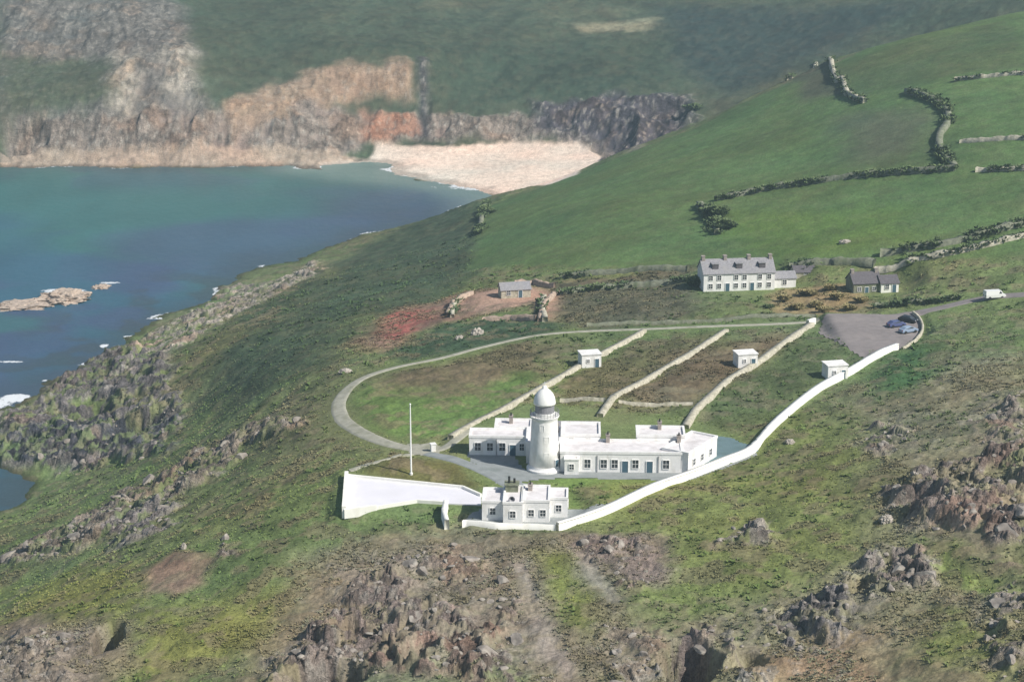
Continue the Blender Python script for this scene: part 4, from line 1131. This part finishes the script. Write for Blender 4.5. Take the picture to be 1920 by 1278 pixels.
# ------------------------------------------------------------------ cars
def car(loc, rz, col, label, van=False):
    r_ = empty('parked_car', loc, rz, label, 'van' if van else 'car', 'vehicles parked by the road')
    if van: r_.name = 'parked_van'
    pm = mat('car paint ' + label[:12], col, .3, .02, 1, 0)
    L = 4.3 if not van else 5.0; W_ = .86 if not van else .97
    if not van:
        low = [(-2.15, .3), (2.15, .3), (2.18, .55), (2.1, .78), (1.2, .95), (-1.75, 1.0), (-2.12, .92), (-2.18, .55)]
        top = [(1.25, .94), (.55, 1.42), (-1.2, 1.46), (-1.85, .99)]
    else:
        low = [(-2.5, .35), (2.5, .35), (2.52, .7), (2.35, 1.05), (1.9, 1.15), (-2.5, 1.15)]
        top = [(1.9, 1.14), (1.35, 1.95), (-2.45, 2.0), (-2.5, 1.14)]

    def ext(prof, w0, w1=None):
        w1 = w1 or [w0] * len(prof); k_ = len(prof)
        return MB().add([(x, -w, z) for (x, z), w in zip(prof, w1)] + [(x, w, z) for (x, z), w in zip(prof, w1)],
                        [tuple(range(k_)), tuple(range(k_, 2 * k_))[::-1]] + [(i, (i + 1) % k_, k_ + (i + 1) % k_, k_ + i) for i in range(k_)])
    ext(low, W_).build('body', pm, r_, bevel=.04)
    n_ = W_ * .82
    cab = ext(top, W_, [W_ * .97, n_, n_, W_ * .97]).build('cabin', pm, r_)
    for sgn in (-1, 1):
        ya, yb = sgn * (W_ * .955), sgn * (n_ + .02)
        xs_ = (-1.6, 1.0) if not van else (.7, 1.6)
        zt = 1.36 if not van else 1.85; zb_ = 1.04 if not van else 1.25
        MB().add([(xs_[0], ya, zb_), (xs_[1], ya, zb_), (xs_[1] - .45, yb, zt), (xs_[0] + .35, yb, zt), (xs_[0], ya * .94, zb_), (xs_[1], ya * .94, zb_), (xs_[1] - .45, yb * .94, zt), (xs_[0] + .35, yb * .94, zt)],
                 [(0, 1, 2, 3), (4, 7, 6, 5), (0, 4, 5, 1), (1, 5, 6, 2), (2, 6, 7, 3), (3, 7, 4, 0)]).build('side_window', M['pane'], cab)
    (xa, za), (xb, zb2) = top[0], top[1]
    MB().add([(xa + .03, -W_ * .85, za + .03), (xa + .03, W_ * .85, za + .03), (xb + .08, n_ * .9, zb2 - .04), (xb + .08, -n_ * .9, zb2 - .04), (xa - .2, -W_ * .85, za + .03), (xa - .2, W_ * .85, za + .03), (xb - .15, n_ * .9, zb2 - .04), (xb - .15, -n_ * .9, zb2 - .04)],
             [(0, 1, 2, 3), (7, 6, 5, 4), (0, 4, 5, 1), (1, 5, 6, 2), (2, 6, 7, 3), (3, 7, 4, 0)]).build('windscreen', M['pane'], cab)
    for x in (-L * .31, L * .31):
        for sgn in (-1, 1):
            w_ = MB(); rr = .33
            w_.add([(x + rr * math.cos(a) , sgn * W_ + dy, .33 + rr * math.sin(a)) for dy in (-.12, .06) for a in [2 * math.pi * i / 16 for i in range(16)]],
                   [tuple(range(16)), tuple(range(16, 32))[::-1]] + [(i, (i + 1) % 16, 16 + (i + 1) % 16, 16 + i) for i in range(16)])
            w_.build('wheel', M['rubber'], r_)
    for sgn in (-1, 1):
        f = MB().box(L / 2 - .06, L / 2 + .05, sgn * .6 - .18, sgn * .6 + .18, .6, .78).build('headlight', M['lamp'], r_)
        f = MB().box(-L / 2 - .05, -L / 2 + .08, sgn * .65 - .14, sgn * .65 + .14, .68, .9).build('tail_light', M['lampred'], r_)
    return r_


def at_car(px, py, rz, *a, **k):
    p_ = P3(px, py); car((p_.x, p_.y, p_.z + .14), rz, *a, **k)


at_car(1680, 616, R(20), (.09, .11, .24), 'dark blue car, leftmost of the three in the car park')
at_car(1702, 604, R(-35), (.02, .022, .03), 'black car at the far right corner of the car park')
at_car(1703, 622, R(25), (.30, .38, .50), 'pale blue car in the car park, nearest the white boundary wall')
at_car(1864, 560, R(12), (.8, .8, .78), 'white van on the road at the far right', van=True)


# ------------------------------------------------------------------ tufts
def tufts(name, x, y, size, material, tone, leaves=6, z=None, parent=None, org=None, rad=None, hgt=.8, skew=1.1, base=None, tint=1.0, wid=.3):
    """many small leaf clumps; one mesh"""
    x = np.asarray(x, float); y = np.asarray(y, float); k = len(x)
    if z is None: z = gsample(x, y)
    size = np.broadcast_to(size, (k,)); tone = np.broadcast_to(tone, (k,))
    a = rng.uniform(0, 2 * math.pi, (k, leaves)); tl = rng.uniform(.2, 1.0, (k, leaves))
    s = size[:, None] * rng.uniform(.6, 1.15, (k, leaves))
    bx = x[:, None] + np.cos(a) * s * .25; by = y[:, None] + np.sin(a) * s * .25; bz = z[:, None] - .08 * s
    w = s * wid
    px_, py_ = -np.sin(a) * w, np.cos(a) * w
    tx = bx + np.cos(a) * s * tl * skew; ty = by + np.sin(a) * s * tl * skew; tz = bz + s * hgt * (1.1 - .5 * tl)
    v = np.empty((k, leaves, 4, 3))
    v[..., 0, :] = np.stack([bx - px_, by - py_, bz], -1); v[..., 1, :] = np.stack([bx + px_, by + py_, bz], -1)
    v[..., 2, :] = np.stack([tx + px_ * .55, ty + py_ * .55, tz], -1); v[..., 3, :] = np.stack([tx - px_ * .55, ty - py_ * .55, tz - .12 * s], -1)
    q = np.arange(k * leaves * 4).reshape(-1, 4)
    v = v.reshape(-1, 3)
    if org is not None: v = v - np.array(org)
    o = mesh_np(name, v, q, material, parent)
    tn = np.clip(tone[:, None, None] + rng.normal(0, .14, (k, leaves, 1)) + np.zeros((1, 1, 4)), 0, 1)
    attr_f(o, 'tone', tn.ravel())
    if base is not None:
        bc = base[:, None, None, :] * (.92 + .42 * tn)[..., None] + np.zeros((1, 1, 4, 1))
        attr_c(o, 'cover', np.clip(bc.reshape(-1, 3) * tint, 0, 1))
    return o


def candidates(n_, umax=.31, y0=215, y1=640):
    """even spread over what the camera's side of the land shows, a little denser nearby"""
    y = y0 * np.exp(rng.uniform(0, 1, n_) * math.log(y1 / y0)); u = rng.uniform(-umax, umax, n_)
    return u * (y + 40), y


def clear_mask(x, y):
    ok = np.ones(x.shape, bool)
    for w, pz, e in padsw: ok &= sdist(x, y, w) > .3
    for ln, w in ((L_LOOP, 2.2), (L_YARD, 2.3), (L_ROAD, 2.7), (L_WALLWHITE, .8)): ok &= ldist(x, y, ln) > w
    for fx, fy, fr, fz in FLAT: ok &= np.hypot(x - fx, y - fy) > fr * .8
    for nm in ('loop lawn', 'bare patch left', 'pale path front', 'pale path front b', 'flagpole lawn', 'sand', 'pink earth'): ok &= sdist(x, y, coverw_d[nm]) > 0
    return ok


cx_, cy_ = candidates(300000)
zz_, cc_, rr_, ss_ = ground_all(cx_, cy_)
okm = clear_mask(cx_, cy_) & (zz_ > 2.2) & (sdist(cx_, cy_, coverw_d['fields']) > 0)
clump = .55 * fbm(cx_, cy_, 14, 401, 3) + .45 * fbm(cx_, cy_, 4, 403, 3)
lum = cc_.sum(1); greenness = cc_[:, 1] / (cc_[:, 0] + 1e-6)
sz = .35 + .5 * rng.random(len(cx_)) ** 2
dn = (cy_ / 330.0) ** .6
hea = okm & (greenness < 1.0) & (rr_ < .5) & (clump > .485) & (rng.random(len(cx_)) < .8)
tag(tufts('heather_scrub', cx_[hea], cy_[hea], (sz * dn * .6)[hea], M['heather'], np.clip(fbm(cx_[hea], cy_[hea], 7, 411, 3) * 1.6 - .35, 0, 1), 7, base=.7 * np.clip(cc_[hea], .06, .24) + .3 * np.array((.15, .145, .09)), tint=np.array((1.0, 1.0, .95))),
    'brown heather scrub covering the rough ground round the rocks', 'heather', kind='stuff')
gor = okm & (greenness >= .95) & (rr_ < .5) & (clump < .44) & (rng.random(len(cx_)) < .13)
tag(tufts('gorse_scrub', cx_[gor], cy_[gor], (sz * dn * .95)[gor], M['gorse'], np.clip(fbm(cx_[gor], cy_[gor], 9, 421, 3) * 1.6 - .4, 0, 1), 7, base=cc_[gor] * .55 + np.array((.035, .05, .02)), tint=np.array((.9, 1.0, .85))),
    'low dark green gorse scrub scattered over the slopes', 'gorse', kind='stuff')
gra = okm & (greenness > 1.0) & (rr_ < .5) & (clump >= .44) & (rng.random(len(cx_)) < .26)
tag(tufts('rough_grass', cx_[gra], cy_[gra], (sz * dn * .5)[gra], M['grass'], np.clip(fbm(cx_[gra], cy_[gra], 6, 431, 3) * 1.5 - .2, 0, 1), 6, base=np.clip(cc_[gra], 0, .2), tint=np.array((1.05, 1.1, .95))),
    'rough tussocky olive grass on the headland', 'grass', kind='stuff')


# ------------------------------------------------------------------ rocks
def rock_mesh(seed, sub=2, flatten=.6):
    bm = bmesh.new(); bmesh.ops.create_icosphere(bm, subdivisions=sub, radius=1)
    r_ = random.Random(seed)
    planes = [(Vector((r_.gauss(0, 1), r_.gauss(0, 1), r_.gauss(0, .8))).normalized(), r_.uniform(.38, .8)) for _ in range(9)]
    for v in bm.verts:
        for nrm, d_ in planes:
            e = v.co.dot(nrm)
            if e > d_: v.co -= nrm * (e - d_)
        v.co *= 1 + r_.uniform(-.025, .025); v.co.z *= flatten
    me = bpy.data.meshes.new('boulder'); bm.to_mesh(me); bm.free(); me.materials.append(M['rockobj'])
    return me


rmeshes = [rock_mesh(s, 3, random.uniform(.5, .9)) for s in range(10)]
rv = [np.array([v.co for v in me.vertices]) for me in rmeshes]; rf_ = [np.array([list(p.vertices) for p in me.polygons]) for me in rmeshes]
bx_, by_ = candidates(60000, .29, 222, 500)
bm_, bh_, _ = rock_mask(bx_, by_)
bok = clear_mask(bx_, by_) & (bm_ > .5) & ~((by_ > 400) & (rng.random(len(bx_)) < .4)) & (gsample(bx_, by_) > .8)
bx_, by_ = bx_[bok], by_[bok]
lx, ly = [], []
# the biggest 240 stand as boulders of their own
nb = 170
reg = lambda x, y: ('shore' if (y > 345 and x < -55) else ('left' if x < -30 else ('front' if x < 28 else 'right')))
blabel = {'shore': ('grey granite boulder among the rocks above the sea on the left', 'boulders on the left shore'),
          'left': ('grey granite boulder on the rocky ridge left of the white apron', 'boulders on the left ridge'),
          'front': ('grey granite boulder among the heather below the low front wall', 'boulders in the foreground outcrop'),
          'right': ('grey granite boulder on the rocky slope right of the boundary wall', 'boulders on the right slope')}
for i in range(nb):
    x, y = float(bx_[i]), float(by_[i]); s_ = .5 + 1.6 * random.random() ** 2.6
    s_ *= (y / 300) ** .35
    o = bpy.data.objects.new('boulder', rmeshes[i % 10]); C.objects.link(o)
    o.location = (x, y, G(x, y) - s_ * .08); o.scale = (s_ * random.uniform(.8, 1.3), s_ * random.uniform(.8, 1.2), s_ * random.uniform(.8, 1.15)); o.rotation_euler = (random.uniform(-.3, .3), random.uniform(-.3, .3), random.uniform(0, 6.28))
    lb_, gr_ = blabel[reg(x, y)]
    tag(o, lb_, 'boulder', gr_)
# the rest as one spread of loose stones
vs, fs, off = [], [], 0
for i in range(nb, min(len(bx_), nb + 1000)):
    x, y = bx_[i], by_[i]; s_ = .15 + .7 * random.random() ** 3; a = random.uniform(0, 6.28); ca, sa = math.cos(a), math.sin(a)
    k_ = i % 10; v = rv[k_] * s_ * np.array([1.15, .9, 1.0])
    v = np.stack([v[:, 0] * ca - v[:, 1] * sa + x, v[:, 0] * sa + v[:, 1] * ca + y, v[:, 2] + G(x, y) + s_ * .1], -1)
    vs.append(v); fs.append(rf_[k_] + off); off += len(v)
lo = mesh_np('loose_stones', np.vstack(vs), np.vstack(fs), M['rockobj'])
tag(lo, 'loose grey stones lying between the boulders of the outcrops', 'stones', kind='stuff')


def big_rock(name, px, py, sx_, sy_, szz, seed, label, cat, m='rockobj', rz=0, z=None, group=None):
    bm = bmesh.new(); bmesh.ops.create_icosphere(bm, subdivisions=5, radius=1)
    co = np.array([v.co for v in bm.verts])
    nn = ridged(co[:, 0] * 3 + seed, co[:, 1] * 3 + co[:, 2] * 2, 1.1, seed, 4); n2_ = fbm(co[:, 0] * 5, co[:, 1] * 5 + co[:, 2] * 5, 1, seed + 3, 4)
    for v, a_, b_ in zip(bm.verts, nn, n2_):
        v.co *= .55 + .55 * a_ + .3 * b_
        v.co = Vector((v.co.x * sx_, v.co.y * sy_, v.co.z * szz))
    me = bpy.data.meshes.new(name); bm.to_mesh(me); bm.free(); me.materials.append(M[m])
    o = bpy.data.objects.new(name, me); C.objects.link(o)
    w = hit(px, py); o.location = (w[0], w[1], z if z is not None else G(w[0], w[1])); o.rotation_euler = (0, 0, rz)
    return tag(o, label, cat, group)


M['rockwarm'] = mat('warm granite', (.46, .37, .30), .9, .3, .8, .8, dirt=(.2, .18, .14), dirt_amt=.5, dscale=.5)
big_rock('sea_rock', 118, 560, 9.5, 9, 3.2, 3, 'jagged warm coloured rock standing highest in the bay, ringed with foam', 'rock', 'rockwarm', .2, -.4, 'rocks out in the bay')
big_rock('sea_rock', 45, 572, 12, 8, 1.6, 9, 'long flat low rock just left of the highest rock in the bay', 'rock', 'rockwarm', .1, -.4, 'rocks out in the bay')
big_rock('sea_rock', 190, 538, 3.5, 4, 1.1, 14, 'small low rock right of the highest rock in the bay', 'rock', 'rockwarm', .1, -.4, 'rocks out in the bay')
big_rock('pale_boulder', 895, 624, 1.6, 1.4, 1.6, 21, 'pale boulder in the green hollow beyond the track, left of its taller partner', 'boulder', 'rockpale', 0)
big_rock('pale_boulder', 862, 632, 1.1, 1, .8, 22, 'small pale boulder in the green hollow, smaller of the two', 'boulder', 'rockpale', 0)
big_rock('pale_boulder', 648, 704, 1.6, 1.2, .8, 23, 'white boulder on the grass outside the bend of the track', 'boulder', 'rockpale', 0)
big_rock('pale_boulder', 1662, 976, 1.1, 1.0, 1.0, 24, 'pale boulder on turf at the left foot of the right hand outcrop', 'boulder', 'rockpale', 0)
big_rock('pale_boulder', 345, 1034, .5, .5, 1.0, 25, 'narrow pale stone standing at the top of the bare reddish patch', 'standing stone', 'rockpale', 0)
big_rock('pale_boulder', 1481, 833, .9, .8, .6, 26, 'small pale stone on the turf just right of the boundary wall', 'boulder', 'rockpale', 0)
big_rock('pale_boulder', 1585, 455, 1.6, 1.2, .8, 27, 'pale stone alone in the green field above the cottages', 'boulder', 'rockpale', 0)


# ------------------------------------------------------------------ hedges and shrubs
def hedge(line, h, t_, label, veg=.5, stone=True, seed=1, seglen=.5):
    L = smooth_line(wpoly(line), 5)
    o = wall_line('hedge_bank', L, h, t_, M['stonedark'] if stone else M['stonewall'], label, 'hedge', rough=.5, seed=seed, step=1.0)
    s = np.concatenate([[0], np.cumsum(np.linalg.norm(np.diff(L, axis=0), axis=1))])
    k_ = int(s[-1] * 11 * veg)
    tt_ = rng.uniform(0, s[-1], k_); keep = fbm(tt_, tt_ * 0, 12, seed + 50, 3) > .40; tt_ = tt_[keep]
    x = np.interp(tt_, s, L[:, 0]) + rng.normal(0, t_ * .55, len(tt_)); y = np.interp(tt_, s, L[:, 1]) + rng.normal(0, t_ * .55, len(tt_))
    z = gsample(x, y) + rng.uniform(.2, 1, len(tt_)) * h
    tufts('hedge_foliage', x, y, .6 + .6 * rng.random(len(tt_)), M['bush'], np.clip(fbm(x, y, 5, 77, 3) * 1.4 - .2, 0, 1), 7, z, o, tuple(o.location))
    return o


hedge([(1340, 377), (1420, 360), (1500, 347), (1650, 328), (1790, 320)], 1.4, 1.6, 'long field hedge bank crossing the green slope above the cottages', .8, True, 1)
hedge([(1790, 318), (1765, 285), (1762, 258), (1778, 230), (1772, 205), (1745, 188), (1700, 172)], 1.5, 1.8, 'winding hedge bank climbing between the brown field and the green fields on the right', .9, True, 2)
hedge([(1480, 152), (1530, 122), (1560, 128), (1580, 152), (1588, 178), (1622, 192)], 1.6, 1.5, 'crooked pale stone hedge at the top edge of the near hillside', .3, False, 3)
hedge([(1790, 152), (1850, 145), (1930, 138)], 1.1, 1.2, 'short pale hedge bank highest up on the right edge', .3, False, 4)
hedge([(1800, 268), (1860, 264), (1930, 261)], 1.1, 1.2, 'short hedge bank across the right field, middle of the three at the right edge', .5, False, 5)
hedge([(1830, 322), (1880, 320), (1930, 318)], 1.1, 1.3, 'short hedge bank across the right field, lowest of the three at the right edge', .6, False, 6)
hedge([(1640, 498), (1700, 490), (1780, 476), (1850, 460), (1930, 441)], 1.2, 1.4, 'pale stone hedge bank running uphill right of the dark house', .45, False, 7)
hedge([(1650, 478), (1750, 462), (1830, 445), (1930, 418)], 1.4, 1.8, 'dark bushy hedge bank running uphill right of the dark house, the higher of two', 1.2, True, 8)
hedge([(1050, 520), (1130, 512), (1210, 507), (1290, 505)], 1.3, 1.6, 'dark hedge bank between the pink earth bank and the white terrace', .9, True, 9)
hedge([(1050, 552), (1140, 540), (1220, 532), (1290, 528)], 1.2, 1.6, 'lower dark hedge bank left of the white terrace', .9, True, 10)
hedge([(1480, 500), (1560, 494), (1640, 492)], 1.5, 1.8, 'bushy hedge bank behind the long low shed', 1.3, True, 11)
hedge([(1640, 578), (1720, 571), (1800, 560)], 1.0, 1.1, 'dark hedge bank along the far side of the road by the car park', .8, True, 12)
hedge([(1310, 385), (1335, 410), (1345, 440)], 1.4, 1.6, 'short dark hedge bank running down from the left end of the long field hedge', 1.3, True, 13)
hedge([(912, 380), (905, 405), (898, 440)], 1.2, 1.4, 'dark hedge bank at the left edge of the green fields near the beach', 1.2, True, 14)
hedge([(870, 560), (852, 575), (848, 598)], 1.0, 1.0, 'short pale earth bank at the left end of the pink earth', .2, False, 15)
hedge([(1020, 558), (1016, 578), (1022, 600)], 1.2, 1.2, 'short pale earth bank at the right end of the pink earth', .2, False, 16)


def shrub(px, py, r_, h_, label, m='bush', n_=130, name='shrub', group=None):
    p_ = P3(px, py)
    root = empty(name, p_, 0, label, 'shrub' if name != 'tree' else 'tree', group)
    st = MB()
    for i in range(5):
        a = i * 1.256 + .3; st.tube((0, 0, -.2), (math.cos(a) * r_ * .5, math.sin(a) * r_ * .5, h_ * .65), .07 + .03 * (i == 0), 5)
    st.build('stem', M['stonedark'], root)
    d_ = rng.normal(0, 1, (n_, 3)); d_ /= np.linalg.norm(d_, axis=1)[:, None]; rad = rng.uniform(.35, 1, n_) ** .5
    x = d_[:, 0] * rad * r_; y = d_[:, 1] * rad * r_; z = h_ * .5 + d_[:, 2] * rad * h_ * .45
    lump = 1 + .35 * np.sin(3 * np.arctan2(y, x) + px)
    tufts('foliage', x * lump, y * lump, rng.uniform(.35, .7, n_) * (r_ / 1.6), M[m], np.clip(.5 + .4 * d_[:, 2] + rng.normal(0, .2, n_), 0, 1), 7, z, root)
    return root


shrub(1345, 408, 3.0, 3.2, 'tall dark shrub clump, left one at the foot of the long field hedge', n_=300, group='shrubs at the end of the field hedge')
shrub(1360, 428, 2.6, 2.4, 'round dark shrub, right one below the left end of the long field hedge', n_=240, group='shrubs at the end of the field hedge')
shrub(1304, 540, 2.2, 2.6, 'dark shrub against the left gable of the white terrace', n_=200)
shrub(1440, 575, 1.2, 1.0, 'small grey green shrub at the left corner of the cottage garden', n_=90)
gp = [(1470, 560), (1495, 575), (1520, 552), (1545, 582), (1570, 560), (1592, 580), (1615, 566), (1505, 548), (1555, 545), (1530, 570)]
for px, py in gp:
    shrub(px, py, 1.6, 1.3, 'low straw coloured bush in the cottage garden below the white terrace', 'straw', 110, 'garden_bush', 'straw coloured garden bushes')
shrub(913, 402, 2.6, 2.2, 'dark shrub on the slope edge just in front of the beach', n_=200)
shrub(1300, 205, 4, 3, 'dark shrub on the far shoulder right of the dark rocks', n_=200)

# broken walls on the pink earth
for ln_px, lab in (([(838, 596), (850, 572), (886, 556)], 'broken tan stone wall at the left end of the pink earth, left of the small shed'),
                   ([(905, 600), (960, 596), (1005, 598)], 'broken tan stone wall along the lower edge of the pink earth below the small shed'),
                   ([(1012, 600), (1022, 570), (1048, 548)], 'broken tan stone wall at the right end of the pink earth, right of the small shed'),
                   ([(965, 538), (1000, 532), (1040, 536)], 'broken tan stone wall just above and right of the small shed')):
    wall_line('ruined_wall', wpoly(ln_px), 1.3, .9, M['ruin'], lab, 'ruin', rough=.8, group='broken walls on the pink earth', seed=len(lab))

# ------------------------------------------------------------------ haze
hz = MB().box(-3500, 3500, -300, 9300, -140, 235).build('haze', mat('haze air', (.8, .8, .8)))
nt = hz.data.materials[0].node_tree
for nn_ in list(nt.nodes):
    if nn_.type != 'OUTPUT_MATERIAL': nt.nodes.remove(nn_)
pv = nt.nodes.new('ShaderNodeVolumePrincipled'); pv.inputs['Color'].default_value = (.62, .84, .92, 1); pv.inputs['Density'].default_value = .00025; pv.inputs['Anisotropy'].default_value = .2
nt.links.new(pv.outputs['Volume'], [q for q in nt.nodes if q.type == 'OUTPUT_MATERIAL'][0].inputs['Volume'])
tag(hz, 'thin blue grey haze in the air over the bay and hills', 'haze', kind='stuff')

# ------------------------------------------------------------------ light
SUN_EL = R(44); to_sun = Vector((.86, -.51, 0)).normalized() * math.cos(SUN_EL) + Vector((0, 0, math.sin(SUN_EL)))
sl = bpy.data.lights.new('sun', 'SUN'); sl.energy = 4.6; sl.angle = R(.53); sl.color = (1, .95, .87)
so = bpy.data.objects.new('sun', sl); C.objects.link(so); so.rotation_euler = to_sun.to_track_quat('Z', 'Y').to_euler()
so.location = (200, 0, 400)
w = bpy.data.worlds.new('World'); sc.world = w; w.use_nodes = True
nt = w.node_tree; bg = nt.nodes['Background']
sky = nt.nodes.new('ShaderNodeTexSky'); sky.sky_type = 'NISHITA'; sky.sun_disc = False; sky.sun_elevation = SUN_EL
sky.sun_rotation = math.atan2(to_sun.x, to_sun.y)
nt.links.new(sky.outputs['Color'], bg.inputs['Color']); bg.inputs['Strength'].default_value = .075
sc.view_settings.view_transform = 'Standard'; sc.view_settings.look = 'None'; sc.view_settings.gamma = 1; sc.view_settings.exposure = .27
sc.cycles.max_bounces = 5; sc.cycles.volume_bounces = 0
